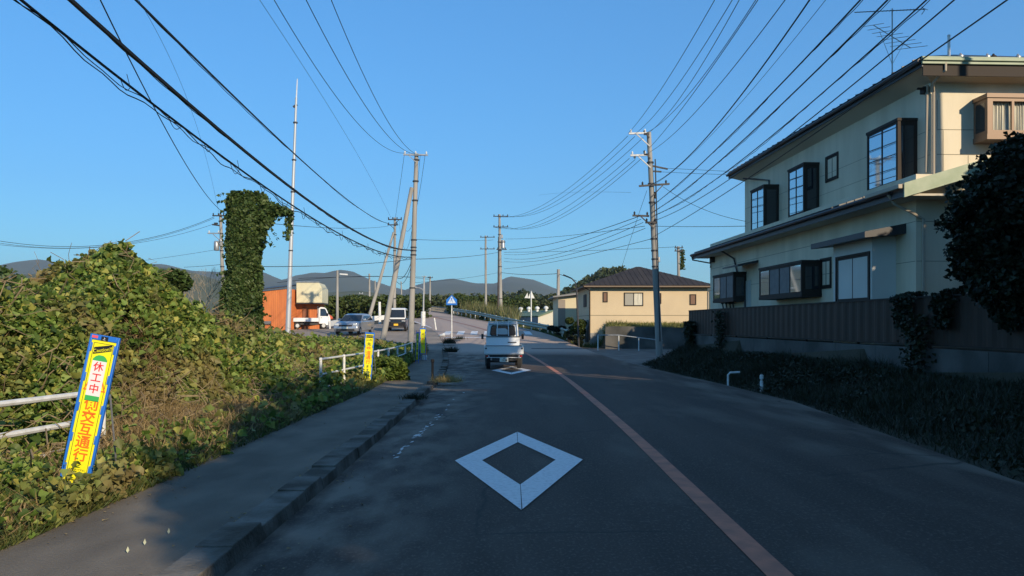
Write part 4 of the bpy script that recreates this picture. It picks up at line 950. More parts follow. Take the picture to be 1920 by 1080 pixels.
# crosswalk sign
px_, Yc = 847, 52.0; xc = at(px_, 600, Yc).x; zc = gz(xc, Yc)
cs = empty("crosswalk_sign", (xc, Yc, zc), 0, "blue crosswalk sign with white triangle on a pale steel post", "sign")
zt = at(px_, 553, Yc).z - zc; zb_ = at(px_, 572, Yc).z - zc
b = MB(); b.tube([(0, 0, -.2), (0, 0, zt - .1)], .038, 10); b.build("post", M_wpipe, cs, smooth=True)
b = MB(); hw = .36; b.prism([(-hw, zb_), (hw, zb_), (hw, zb_ + .36), (0, zt), (-hw, zb_ + .36)], 'y', -.07, -.05); b.build("blue_panel", mat("sign_blue", (.02, .17, .60), .4), cs)
b = MB(); b.prism([(-.28, zb_ + .12), (.28, zb_ + .12), (0, zt - .08)], 'y', -.074, -.0705); b.build("white_triangle", mat("sign_pale", (.62, .72, .8), .4), cs)
b = MB(); b.prism([(-.05, zb_ + .36), (.04, zb_ + .36), (.04, zb_ + .46), (-.05, zb_ + .46)], 'y', -.077, -.0745); b.bar((0, -.076, zb_ + .36), (-.1, -.076, zb_ + .15), .05, .004); b.bar((0, -.076, zb_ + .36), (.1, -.076, zb_ + .15), .05, .004); b.bar((-.12, -.076, zb_ + .27), (.12, -.076, zb_ + .3), .04, .004); b.build("walker_symbol", M_blue, cs)
# back of a triangular sign on the right side
Yt = 72; xt = at(996, 600, Yt).x; ts = empty("triangle_sign", (xt, Yt, gz(xt, Yt)), 0, "back of a white triangular road sign on a thin post above the green roof", "sign")
zt = at(995, 545, Yt).z - gz(xt, Yt); b = MB(); b.tube([(0, 0, -.2), (0, 0, zt - .05)], .05, 8); b.build("post", M_wpipe, ts)
b = MB(); b.prism([(-.32, zt - .7), (.32, zt - .7), (0, zt)], 'y', .05, .07); b.prism([(-.62, zt - .68), (-.3, zt - .68), (-.32, zt - .16)], 'y', .09, .11); b.build("triangle_plate", M_wpipe, ts)

# ------------------------------------------------------------------ white rails on the left
def rail_run(label, pts, post_pts, heights, r=.03, group=None):
    x0, y0 = pts[0]; z0 = float(rz(y0)); e = empty("guard_railing", (x0, y0, z0), 0, label, "railing")
    for h in heights:
        b = MB(); b.tube([(x - x0, y - y0, float(rz(y)) + h - z0) for x, y in pts], r, 8); b.build("rail", M_wpipe, e, smooth=True)
    for x, y in post_pts:
        b = MB(); z = float(rz(y)); b.tube([(x - x0, y - y0 + .05, z - .3 - z0), (x - x0, y - y0 + .05, z + heights[0] + .04 - z0)], .038, 10); b.build("post", M_wpipe, e, smooth=True)
rail_run("three white rails coming in at the left edge behind the tilted sign", [(-5.62, 5.0), (-5.45, 8.0), (-5.22, 9.9)], [(-5.22, 9.9), (-5.55, 6.6)], (.77, .43, .12), r=.035)
n = 12; pts = [(float(np.interp(y, [19.2, 24, 29, 36.0], [-4.72, -4.62, -4.62, -4.62])), y) for y in np.linspace(19.2, 36.0, n)]
rail_run("curving white pipe railing with posts running from the thicket to the far yellow signs", pts, [pts[0], (-4.66, 21.6)] + [(-4.62, y) for y in np.linspace(24.6, 36, 6)], (.84, .46, .12), r=.028)

# posts, debris and clumps along the kerb
def small(name, label, cat, X_, Y_, fn, m, bevel=0):
    b = MB(); fn(b); o = b.build(name, m, None, bevel=bevel); o.location = (X_, Y_, gz(X_, Y_)); return tag(o, label, cat)
small("marker_stub", "short black rubber stub standing on the kerb before the straw tuft", "post", at(811, 0, 22.5).x, 22.5, lambda b: b.lathe((0, 0, .0), [(.05, 0), (.05, .08), (.035, .1), (.035, .62), (.05, .64), (.05, .72)], 10), M_black)
small("delineator_post", "thin white delineator post leaning at the road edge beyond the lot entrance", "post", at(818, 0, 62).x, 62, lambda b: b.tube([(0, 0, -.1), (-.16, 0, .95)], .06, 8), M_wpipe)
small("fallen_delineator", "white delineator base lying beside its dark shadow patch", "post", at(831, 0, 53.5).x, 53.5, lambda b: b.tube([(-.3, .1, .06), (0, 0, .12), (.12, 0, .12)], [.05, .12, .15], 8), M_wpipe)
small("drain_pipe", "white bent pipe poking out of the dark verge below the fence", "pipe", at(1365, 0, 22).x, 22, lambda b: (b.tube([(0, 0, -.1), (0, 0, .30), (.06, 0, .36), (.32, -.05, .38)], .03, 8)), M_wpipe)
small("marker_post", "short white capped marker post in the weeds right of the bent pipe", "post", at(1428, 0, 20).x, 20, lambda b: b.lathe((0, 0, -.1), [(.045, 0), (.045, .32), (.03, .33), (.03, .38), (.05, .39), (.05, .48), (.03, .5)], 10), M_wpipe)

# ------------------------------------------------------------------ guard rail, bridge parapet
def guardrail():
    yy = np.concatenate([np.linspace(48.5, 60, 8), np.linspace(63, 108, 16)])
    def gzr(y): return float(rz(y)) - .42 * (1 - .75 * float(ss((y - 65) / 35)))
    pts = [(float(redge(y)) + .75, y) for y in yy]; x0, y0 = pts[0]; z0 = gzr(y0)
    e = empty("guardrail", (x0, y0, z0), 0, "long pale green steel guardrail following the right edge of the rising road", "guardrail")
    prof = [(0, .52), (-.05, .57), (-.05, .64), (0, .70), (0, .74), (-.05, .80), (-.05, .87), (0, .92)]
    V = []; 
    for x, y in pts:
        for o, h in prof: V.append((x - x0 + o, y - y0, gzr(y) + h - z0))
    k = len(prof); b = MB(); b.add(V, [(i * k + j, i * k + j + 1, (i + 1) * k + j + 1, (i + 1) * k + j) for i in range(len(pts) - 1) for j in range(k - 1)])
    bo = b.build("beam", mat("pale_green_steel", (.30, .36, .30), .5, .3), e); md = bo.modifiers.new("s", 'SOLIDIFY'); md.thickness = .006
    for i in range(0, len(pts), 1):
        x, y = pts[i]; b = MB(); b.tube([(x - x0 + .07, y - y0, gzr(y) - .6 - z0), (x - x0 + .07, y - y0, gzr(y) + .95 - z0)], .06, 8); b.build("post", M_wpipe, e)
guardrail()
def parapet():
    a = at(870, 594, 108); c = at(797, 583, 150); e = empty("bridge_parapet", (a.x, a.y, a.z), 0, "pale concrete bridge parapet with thin railing at the crest of the road", "railing")
    d = c - a; b = MB(); b.bar((0, 0, 0), tuple(d), .3, .5); b.build("concrete_base", M_conc, e)
    b = MB(); b.bar((0, 0, 1.0), tuple(d + Vector((0, 0, 1.0))), .1, .1); b.bar((0, 0, .6), tuple(d + Vector((0, 0, .6))), .05, .05)
    for k in range(41): p = d * (k / 40); b.bar(tuple(p), tuple(p + Vector((0, 0, 1.0))), .06, .06, up=(0, 1, 0))
    b.build("railing_bars", mat("weathered_rail", (.42, .38, .34), .7), e)
parapet()
lp = empty("low_guardrail", (0, 0, 0), 0, "white low beam curving behind the silver hatchback along the lot", "guardrail")
o_ = at(620, 612, 66); lp.location = (o_.x, o_.y, gz(o_.x, o_.y)); b = MB(); P_ = [at(x, y, Y_) - Vector(lp.location) for x, y, Y_ in ((618, 607, 64), (640, 603, 68), (668, 600, 70), (700, 597, 72), (735, 594, 74), (757, 592, 76))]
for p, q in zip(P_[:-1], P_[1:]): b.bar(p, q, .12, .42)
b.build("beam", M_wpipe, lp)
for k in range(6): b = MB(); p = P_[k]; b.tube([(p.x, p.y + .1, p.z - .6), (p.x, p.y + .1, p.z + .15)], .07, 8); b.build("post", M_wpipe, lp)
# ------------------------------------------------------------------ vehicles (local: x right, y forward, z up)
M_carwhite = mat("white_car_paint", (.74, .76, .77), .3, coat=.5)
M_silver = mat("silver_car_paint", (.42, .45, .49), .3, .6, coat=.5)
M_darkpaint = mat("dark_car_paint", (.02, .02, .028), .25, .2, coat=.6)
M_rim = mat("steel_rim", (.45, .46, .47), .4, .7)
M_tail = mat("red_lamp", (.35, .02, .02), .2)
M_amber = mat("amber_lamp", (.6, .22, .02), .2)
M_head = mat("headlamp_glass", (.75, .78, .8), .08, .3)
M_plastic = mat("black_plastic", (.02, .02, .022), .5)
M_plate = mat("plate_white", (.72, .72, .62), .5)
M_plateY = mat("plate_yellow", (.85, .50, .03), .5)
def taper(o, zref, top, ztop):
    for v in o.data.vertices:
        if v.co.z > zref: v.co.x *= 1 - (1 - top) * (v.co.z - zref) / (ztop - zref)
    return o
def wheel(parent, x, y, r=.27, w=.15, name="wheel"):
    s_ = 1 if x > 0 else -1; b = MB()
    b.tube([(x - s_ * w, y, r), (x - s_ * .02, y, r), (x, y, r)], [r, r, r - .03], 20); wo_ = b.build("wheel", M_black, parent, smooth=True)
    b = MB(); b.tube([(x - .01 * s_, y, r), (x + .008 * s_, y, r)], [r * .62, r * .55], 14); b.build("rim", M_rim, wo_, smooth=True)
def kei_truck(label, plate):
    t = empty("kei_truck", (0, 0, 0), 0, label, "truck")
    cab = MB(); cab.prism([(.74, .42), (1.25, .42), (1.30, .30), (1.62, .30), (1.69, .42), (1.69, .80), (1.64, 1.02), (1.36, 1.66), (1.24, 1.76), (1.1, 1.79), (.86, 1.79), (.76, 1.74), (.74, 1.68)], 'x', -.71, .71)
    o = cab.build("cab", M_carwhite, t, bevel=.035); taper(o, .95, .865, 1.79)
    # bed: floor, sides, tailgate
    b = MB(); b.box(-.70, .70, -1.66, .72, .58, .64); b.build("bed_floor", M_carwhite, t)
    for s_ in (-1, 1):
        b = MB(); b.box(s_ * .735 - .015, s_ * .735 + .015, -1.68, .70, .60, .89); b.box(s_ * .735 - .024, s_ * .735 + .024, -1.68, .70, .875, .90)
        for k in range(6): b.box(s_ * .735 - .021, s_ * .735 + .021, -1.5 + k * .4, -1.47 + k * .4, .62, .875)
        b.build("side_board", M_carwhite, t, bevel=.006)
    b = MB(); b.box(-.715, .715, -1.70, -1.67, .60, .89); b.box(-.725, .725, -1.71, -1.665, .875, .90); b.box(-.70, .70, -1.712, -1.70, .63, .655); b.build("tailgate", M_carwhite, t, bevel=.006)
    for s_ in (-1, 1):
        b = MB(); b.box(s_ * .70 - .02, s_ * .70 + .035 * s_ + .0, -1.73, -1.70, .80, .87) if False else b.box(min(s_ * .66, s_ * .72), max(s_ * .66, s_ * .72), -1.725, -1.711, .79, .85); b.build("latch", M_plastic, t)
    # headboard, guard frame and rear window
    b = MB(); b.box(-.69, .69, .66, .70, .64, 1.20); b.build("headboard", M_carwhite, t, bevel=.01)
    b = MB(); b.box(-.69, .69, .640, .659, 1.195, 1.235); b.build("headboard_dark_strip", M_plastic, t)  # dark strip along the top edge of the headboard
    b = MB(); b.box(-.70, .70, -1.668, -1.655, .86, .93); b.build("bed_shade_strip", M_plastic, t)  # dark strip standing in for the shade inside the bed
    b = MB(); b.box(-.60, .60, .722, .738, 1.715, 1.765); b.build("roof_edge_trim", M_plastic, t)
    b = MB(); b.box(.20, .56, .648, .659, .96, 1.0); b.build("badge_strip", M_plastic, t)
    gf = MB()
    for x in (-.62, -.24, .24, .62): gf.bar((x, .68, 1.2), (x * .93, .68, 1.83), .032, .032, up=(0, 1, 0))
    gf.bar((-.60, .68, 1.83), (.60, .68, 1.83), .035, .035); gf.bar((-.60, .68, 1.74), (.60, .68, 1.74), .022, .022); gf.build("guard_frame", M_carwhite, t)
    b = MB(); b.prism([(-.50, 1.34), (-.44, 1.28), (.44, 1.28), (.50, 1.34), (.46, 1.60), (.40, 1.65), (-.40, 1.65), (-.46, 1.60)], 'y', .725, .739); wn_ = b.build("rear_window", M_cglass, t, bevel=.004)
    b = MB(); b.prism([(-.27, 1.31), (.20, 1.31), (.20, 1.5), (.10, 1.57), (-.27, 1.56)], 'y', .715, .724); b.build("window_card", mat("pale_card", (.5, .52, .52), .7), wn_)
    b = MB(); b.prism([(-.54, 1.31), (-.47, 1.245), (.47, 1.245), (.54, 1.31), (.50, 1.63), (.42, 1.69), (-.42, 1.69), (-.50, 1.63)], 'y', .733, .743); b.build("window_seal", M_plastic, t, bevel=.004)
    for s_ in (-1, 1):   # side windows, doors, mirrors
        b = MB(); b.prism([(.84, 1.06), (1.50, 1.06), (1.30, 1.58), (1.2, 1.66), (.86, 1.66)], 'x', -.006, .006)
        o = b.build("side_window", M_cglass, t); o.location = (s_ * .672, 0, 0); 
        for v in o.data.vertices: v.co.x += -s_ * (v.co.z - 1.3) * .115
        b = MB(); b.box(s_ * .713 - .003, s_ * .713 + .003, .80, .81, .5, 1.0); b.build("door_gap", M_plastic, t); b = MB(); b.box(s_ * .713 - .003, s_ * .713 + .003, 1.52, 1.53, .6, 1.0); b.build("door_gap", M_plastic, t); b = MB(); b.box(s_ * .72 - .01, s_ * .72 + .01, .88, 1.0, .90, .93); b.build("door_handle", M_plastic, t)
        b = MB(); b.box(min(s_ * .70, s_ * .84), max(s_ * .70, s_ * .84), 1.42, 1.45, 1.22, 1.24); b.box(min(s_ * .80, s_ * .90), max(s_ * .80, s_ * .90), 1.40, 1.46, 1.10, 1.32); b.build("mirror", M_plastic, t, bevel=.015)
        b = MB(); b.box(min(s_ * .56, s_ * .70), max(s_ * .56, s_ * .70), -1.67, -1.62, .49, .555); lo_ = b.build("tail_lamp", M_tail, t, bevel=.01)
        b = MB(); b.box(min(s_ * .56, s_ * .60), max(s_ * .56, s_ * .60), -1.682, -1.671, .495, .55); b.build("reverse_lamp", M_head, lo_)
        b = MB(); b.box(s_ * .62 - .1, s_ * .62 + .1, -1.22, -1.2, .12, .55); b.build("mud_flap", M_plastic, t)
        b = MB(); b.box(s_ * .6 - .12, s_ * .6 + .07, 1.672, 1.70, .62, .80); b.build("headlight", M_head, t, bevel=.02)
    b = MB(); b.prism([(-.58, 1.06), (.58, 1.06), (.52, 1.60), (-.52, 1.60)], 'y', 0, .01); ws = b.build("windscreen", M_cglass, t)
    for v in ws.data.vertices: v.co.y += 1.66 - (v.co.z - 1.02) * .44
    b = MB(); b.box(-.45, .45, -1.6, 1.3, .34, .52); b.box(-.62, .62, -.95, -.87, .24, .32); b.box(-.70, .70, -1.655, -1.60, .46, .58); b.build("chassis", M_plastic, t)
    b = MB(); b.box(-.66, .66, -1.69, -1.65, .455, .475); b.build("rear_bumper", M_carwhite, t)
    b = MB(); b.box(-.165, .165, -1.70, -1.69, .30, .465); p_ = b.build("number_plate", M_plate, t, bevel=.004)
    text("plate_lettering", plate, .105, (.02, -1.702, .365), M_blk, p_, .001, .9); text("plate_lettering", "480", .045, (0, -1.702, .436), M_blk, p_, .001)
    for x in (-.66, .66): wheel(t, x + (.02 if x > 0 else -.02), -1.02); wheel(t, x + (.02 if x > 0 else -.02), 1.12)
    return t
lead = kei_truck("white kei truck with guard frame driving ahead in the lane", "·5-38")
xt_ = at(942.5, 0, 29.9).x; lead.location = (xt_, 29.9 + 1.7, float(rz(31.5)) + .02); lead.rotation_euler = (R(.2), 0, .0)
for q in (math.atan2(xt_, 31.6),): lead.rotation_euler[2] = .03
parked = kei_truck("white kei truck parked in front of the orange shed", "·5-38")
pp = at(577, 626, 64); parked.location = (pp.x, pp.y, gz(pp.x, pp.y)); parked.rotation_euler = (0, 0, R(-60))

def car(name, label, cat, L, Wd, H, paint, roofpaint, kind):
    t = empty(name, (0, 0, 0), 0, label, cat); h = L / 2; w2 = Wd / 2
    if kind == "hatch":
        low = [(-h, .32), (h - .1, .25), (h, .42), (h - .03, .62), (h - .25, .82), (h - 1.0, .97), (-h + .35, 1.02), (-h + .02, .92), (-h, .6)]
        up = [(h - 1.15, .95), (h - 1.85, H - .08), (h - 2.3, H), (-h + .9, H - .02), (-h + .45, H - .12), (-h + .12, .98)]; tp = .80
        wsl = [(h - 1.13, .99), (h - 1.80, H - .11)]
    else:
        low = [(-h, .30), (h - .05, .28), (h, .5), (h - .03, .9), (h - .35, 1.02), (-h + .05, 1.02), (-h, .7)]
        up = [(h - .35, 1.0), (h - .85, H - .10), (h - 1.1, H), (-h + .15, H), (-h + .04, H - .12), (-h + .02, 1.0)]; tp = .90
        wsl = [(h - .38, 1.06), (h - .80, H - .14)]
    b = MB(); b.prism(low, 'x', -w2, w2); o = b.build("body", paint, t, bevel=.07)
    b = MB(); b.prism(up, 'x', -w2 * .96, w2 * .96); o = b.build("roof", roofpaint, t, bevel=.05); taper(o, .97, tp, H)
    b = MB(); z0, z1 = wsl[0][1], wsl[1][1]; a0 = w2 * .96 * (1 - (1 - tp) * (z0 - .97) / (H - .97)) - .06; a1 = w2 * .96 * (1 - (1 - tp) * (z1 - .97) / (H - .97)) - .07
    off = .03; y0_, y1_ = wsl[0][0] + off, wsl[1][0] + off
    b.add([(-a0, y0_, z0), (a0, y0_, z0), (a1, y1_, z1), (-a1, y1_, z1), (-a0, y0_ - .02, z0 - .01), (a0, y0_ - .02, z0 - .01), (a1, y1_ - .02, z1 - .01), (-a1, y1_ - .02, z1 - .01)], [(0, 1, 2, 3), (7, 6, 5, 4), (0, 4, 5, 1), (1, 5, 6, 2), (2, 6, 7, 3), (3, 7, 4, 0)])
    b.build("windscreen", M_cglass, t)
    for s_ in (-1, 1):
        b = MB(); b.prism([(up[0][0] - .12, 1.02), (up[1][0] - .05, H - .16), (up[-2][0] + .1, H - .18), (up[-1][0] + .2, 1.04)], 'x', -.006, .006); o = b.build("side_window", M_cglass, t); o.location = (s_ * (w2 * .96 + .002), 0, 0)
        for v in o.data.vertices: v.co.x -= s_ * w2 * .96 * (1 - tp) * (v.co.z - .97) / (H - .97) * 1.0 - s_ * .004
        b = MB(); b.box(min(s_ * (w2 - .34), s_ * (w2 - .06)), max(s_ * (w2 - .34), s_ * (w2 - .06)), h - .16, h - .02 if kind != "hatch" else h - .045, .66, .80 if kind == "hatch" else .84); b.build("headlight", M_head, t, bevel=.03)
        b = MB(); b.box(min(s_ * (w2 - .04), s_ * (w2 + .16)), max(s_ * (w2 - .04), s_ * (w2 + .16)), up[0][0] - .28, up[0][0] - .16, 1.0, 1.14); b.build("mirror", paint if kind == "hatch" else M_plastic, t, bevel=.03)
        for yy_ in (h - .72, -h + .62): wheel(t, s_ * (w2 + .01), yy_, .29, .18)
    b = MB(); b.box(-w2 * .55, w2 * .55, h - .1, h + .006, .60, .70); b.build("grille", M_plastic, t, bevel=.02)
    b = MB(); b.box(-w2 * .75, w2 * .75, h - .1, h + .01, .30, .42); b.build("bumper_intake", M_plastic, t, bevel=.02)
    b = MB(); b.box(-.165, .165, h + .011, h + .022, .43, .58); b.build("number_plate", M_plate if kind == "hatch" else M_plateY, t, bevel=.004)
    return t
hb = car("hatchback_car", "silver hatchback facing the camera on the parking lot", "car", 4.0, 1.70, 1.50, M_silver, M_silver, "hatch")
pp = at(665, 634, 55.5); hb.location = (pp.x, pp.y, gz(pp.x, pp.y) + .0); hb.rotation_euler = (0, 0, R(180 - 7))
vn_ = car("kei_van", "dark boxy kei van with white hood and roof, half hidden by the prop pole", "van", 3.4, 1.50, 1.80, M_darkpaint, M_carwhite, "van")
b = MB(); b.box(-.7, .7, 1.60, 1.72, .92, 1.04); b.build("hood_panel", M_carwhite, vn_, bevel=.03)
pp = at(742, 626, 60); vn_.location = (pp.x, pp.y + 1, gz(pp.x, pp.y)); vn_.rotation_euler = (0, 0, R(180 + 4))

# ------------------------------------------------------------------ shed, container, field buildings
M_rust = mat("orange_corrugated_sheet", (.62, .20, .055), .65, col2=(.50, .15, .045), scale=2.5, stretch=(1, 1, .2))
Ysh = 61
a = at(492, 622, Ysh); g0 = gz(a.x, a.y)
shed = empty("shed", (a.x, a.y, g0), .10, "orange corrugated shed with dark lean-to roof behind the white kei truck", "shed")
def sxp(px): return (px - 492) * Ysh / F
hz = lambda py: CH - (py - HY) * Ysh / F - g0
def corr(b, p, q, z0, z1a, z1b, n, amp=.03):
    p = Vector(p); q = Vector(q); nrm = Vector((-(q - p).y, (q - p).x)).normalized()
    for k in range(n):
        for h_ in (0, 1):
            t0 = (k + h_ * .5) / n; t1 = (k + h_ * .5 + .5) / n; A_ = p.lerp(q, t0) + nrm * (amp if h_ else 0) * 1; B_ = p.lerp(q, t1) + nrm * (amp if h_ else 0)
            b.quad((A_.x, A_.y, z0), (B_.x, B_.y, z0), (B_.x, B_.y, z1a + (z1b - z1a) * t1), (A_.x, A_.y, z1a + (z1b - z1a) * t0))
            nx_ = p.lerp(q, t1) + nrm * (0 if h_ else amp); b.quad((B_.x, B_.y, z0), (nx_.x, nx_.y, z0), (nx_.x, nx_.y, z1a + (z1b - z1a) * t1), (B_.x, B_.y, z1a + (z1b - z1a) * t1))
b = MB(); corr(b, (0, 0), (sxp(540), 0), -.3, hz(546), hz(541), 14); corr(b, (sxp(540), 0), (sxp(548), 4.5), -.3, hz(541), hz(541), 20); corr(b, (0, 0), (0, 4.5), -.3, hz(546), hz(546), 20); b.build("wall", M_rust, shed)
b = MB(); z0, z1 = hz(544), hz(538); b.add([(-.3, -.3, z0 + .05), (sxp(541), -.3, z1 + .08), (sxp(541), 5, z1 + .5), (-.3, 5, z0 + .5), (-.3, -.3, z0 - .05), (sxp(541), -.3, z1 - .02), (sxp(541), 5, z1 + .4), (-.3, 5, z0 + .4)], [(0, 1, 2, 3), (7, 6, 5, 4), (0, 4, 5, 1), (1, 5, 6, 2), (2, 6, 7, 3), (3, 7, 4, 0)]); b.build("roof", M_dark, shed)
b = MB(); b.box(.02, sxp(508), -.16, -.035, hz(608), hz(602)); b.build("vent_panel", M_shut, shed)
b = MB(); x0, x1 = sxp(544), sxp(588); corr(b, (x0, 2.6), (x1, 2.6), -.3, hz(567), hz(567), 14); corr(b, (x1, 2.6), (x1, 5.5), -.3, hz(567), hz(567), 14); b.build("rear_wall", M_rust, shed)
b = MB(); b.box(sxp(556), sxp(564), 2.50, 2.595, -.1, hz(575)); b.build("rusty_door", mat("dark_rust_door", (.26, .10, .05), .8), shed)
cont = empty("cargo_box", (a.x + sxp(543), a.y + 1.9, g0 + hz(567)), .10, "cream metal cargo box with one cut corner raised above the orange shed", "cargo box")
wd = (594 - 545) * Ysh / F; hh = (567 - 527) * Ysh / F; b = MB(); b.prism([(0, .02), (wd, .02), (wd + .0, hh * .72), (wd - .28, hh), (0, hh)], 'y', 0, 3.6); b.build("body", mat("cream_sheet_metal", (.66, .62, .42), .6, col2=(.6, .56, .38), scale=1.5), cont, bevel=.03)
b = MB(); b.box(-.03, wd + .03, -.04, 3.64, -.06, .015); b.build("base_frame", M_dark, cont)
b = MB(); b.bar((-.05, -.04, hh + .03), (wd - .2, -.04, hh + .03), .08, .06); b.build("top_trim", M_galv, cont)
# orange machine cover
o_ = at(598, 592, 74); b = MB(); P = []
for i in range(7):
    t = i / 6; P.append((-1.4 + 2.6 * t, .35 + .35 * math.sin(3 * t + .4) + .1 * math.sin(9 * t)))
b.prism([(P[0][0], 0)] + P + [(P[-1][0] + .1, 0)], 'y', -.4, .5); o = b.build("tarpaulin", mat("orange_tarpaulin", (.75, .13, .04), .6, bump=.4, bscale=5), bevel=.12); o.location = (o_.x, o_.y, o_.z - .35); tag(o, "crumpled orange-red tarpaulin heap behind the kei truck's cab", "tarpaulin")
b = MB(); b.lathe((0, 0, 0), [(.14, 0), (.16, .8), (.2, 1.2), (.12, 1.45), (.02, 1.6)], 8); 

def block(name, label, px0, px1, pyt, pyb, Y_, dep, mw, mr, cat="building", base=None, yaw=0, extras=None, rise=.5):
    a = at(px0, pyb, Y_); W0 = (px1 - px0) * Y_ / F; H0 = (pyb - pyt) * Y_ / F; e = empty(name, (a.x, a.y, a.z), yaw, label, cat); below = max(0, a.z - gz(a.x, a.y)) + .5
    b = MB(); b.box(0, W0, 0, dep, -below, H0); b.build("wall", mw, e)
    b = MB(); b.box(-.3, W0 + .3, -.3, dep + .3, H0 + .002, H0 + .25); b.build("roof", mr, e)
    if extras: extras(e, W0, H0)
    return e
M_pale = mat("pale_block_wall", (.66, .62, .50), .8); M_palegrey = mat("grey_block_wall", (.35, .38, .42), .8)
def ex1(e, W0, H0):
    for k in range(6): b = MB(); b.box(W0 * (.08 + .15 * k), W0 * (.14 + .15 * k), -.06, -.002, H0 * .35, H0 * .8); b.build("window", M_palegrey, e)
block("building", "pale flat-roofed building beyond the far road, behind the shrubs", 859, 905, 564, 580, 190, 12, M_pale, M_wpipe, extras=ex1)
def ex2(e, W0, H0):
    b = MB(); b.box(W0 * .55, W0 * .63, -.08, -.002, -.4, H0 * .5); b.build("door", M_wpipe, e)
    for k in (0.1, .25, .4, .75): b = MB(); b.box(W0 * k, W0 * (k + .1), -.05, -.002, H0 * .3, H0 * .65); b.build("window", M_dark, e)
block("building", "long grey building with white roof edge and white door behind the prop poles", 716, 770, 563, 584, 130, 8, M_palegrey, M_wpipe, extras=ex2)
block("building", "low white shed roof in the field right of the orange shed", 641, 659, 582, 588, 150, 6, M_pale, M_wpipe)
block("building", "white long shed glimpsed above the green roof", 972, 1006, 567, 572, 220, 8, M_pale, M_wpipe)
# green-roofed hall with ridge vents
Yg = 88; a = at(1009, 604, Yg); gh = empty("hall", (a.x, a.y, a.z - .9), 0, "low cream hall with long green gabled roof and four round ridge vents", "hall")
W0 = (1043 - 1009) * Yg / F; e0 = (604 - 592) * Yg / F + .9; ap = (604 - 582) * Yg / F + .9
b = MB(); b.prism([(0, 0), (W0, 0), (W0, e0 + .5), (W0 * .85, ap), (0, e0)], 'y', 0, .3); b.build("gable_wall", M_pale, gh)
Lr = 8.5
# the ridge runs away to the left
b = MB(); dL = Vector((-(1009 - 965) * Yg / F - .5, 6.5, 0))
b.add([(0, -.2, e0), (W0 * .85, -.2, ap + .05), tuple(Vector((W0 * .85, -.2, ap + .05)) + dL * 1.15), tuple(Vector((0, -.2, e0)) + dL), (0, -.2, e0 - .12), (W0 * .85, -.2, ap - .1), tuple(Vector((W0 * .85, -.2, ap - .1)) + dL * 1.15), tuple(Vector((0, -.2, e0 - .12)) + dL)], [(0, 1, 2, 3), (7, 6, 5, 4), (0, 4, 5, 1), (1, 5, 6, 2), (2, 6, 7, 3), (3, 7, 4, 0)])
gr = b.build("roof", mat("green_roof_sheet", (.13, .20, .11), .6, col2=(.18, .24, .15), scale=2, stretch=(3, 1, 1)), gh)
b = MB(); b.add([(0, -.05, 0), (0, .1, 0), tuple(dL + Vector((0, .1, 0))), tuple(dL), (0, -.05, e0 - .13), (0, .1, e0 - .13), tuple(dL + Vector((0, .1, e0 - .13))), tuple(dL + Vector((0, 0, e0 - .13)))], [(0, 3, 2, 1), (4, 5, 6, 7), (0, 1, 5, 4), (1, 2, 6, 5), (2, 3, 7, 6), (3, 0, 4, 7)]); b.build("side_wall", M_palegrey, gh)
for k in range(4):
    q = Vector((W0 * .8, -.1, ap)) + dL * (.12 + .27 * k) * 1.1; q = Vector((q.x - .3, q.y, q.z)); b = MB(); b.lathe(q, [(.16, -.1), (.16, .15), (.27, .2), (.27, .36), (.15, .48), (.03, .52)], 12); b.build("ridge_vent", M_wpipe, gr, smooth=True)
# ------------------------------------------------------------------ vegetation
def ccol(*c): return list(c)
L_kudzu = leafmat("kudzu_leaf", [(.04, .075, .014), (.08, .14, .022), (.13, .21, .035), (.18, .28, .05), (.30, .38, .10), (.12, .17, .035), (.46, .44, .10), (.06, .11, .02)], .32, big=(.27, .20, .09), bigscale=.5)
L_vine = leafmat("vine_leaf", [(.030, .06, .016), (.055, .10, .025), (.09, .14, .04), (.15, .19, .07)], .22)
L_dark = leafmat("evergreen_leaf", [(.010, .016, .009), (.016, .024, .012), (.022, .032, .014)], .1)
L_bush = leafmat("shrub_leaf", [(.035, .06, .014), (.06, .09, .02), (.10, .12, .03)], .2)
L_dry = leafmat("dry_grass_blade", [(.16, .11, .05), (.28, .20, .09), (.36, .27, .13), (.22, .15, .07)], .15)
L_grass = leafmat("grass_blade", [(.04, .065, .015), (.07, .10, .025), (.11, .13, .035), (.16, .15, .05)], .2)
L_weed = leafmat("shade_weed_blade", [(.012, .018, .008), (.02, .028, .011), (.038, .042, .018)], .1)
L_grove = leafmat("grove_foliage", [(.04, .06, .025), (.06, .08, .03), (.10, .11, .05)], .15)
L_far = leafmat("far_foliage", [(.020, .036, .012), (.035, .055, .016), (.06, .08, .025)], .1)
M_trunk = mat("bark", (.07, .055, .04), .95, col2=(.04, .032, .025), scale=8, bump=.6, bscale=20)

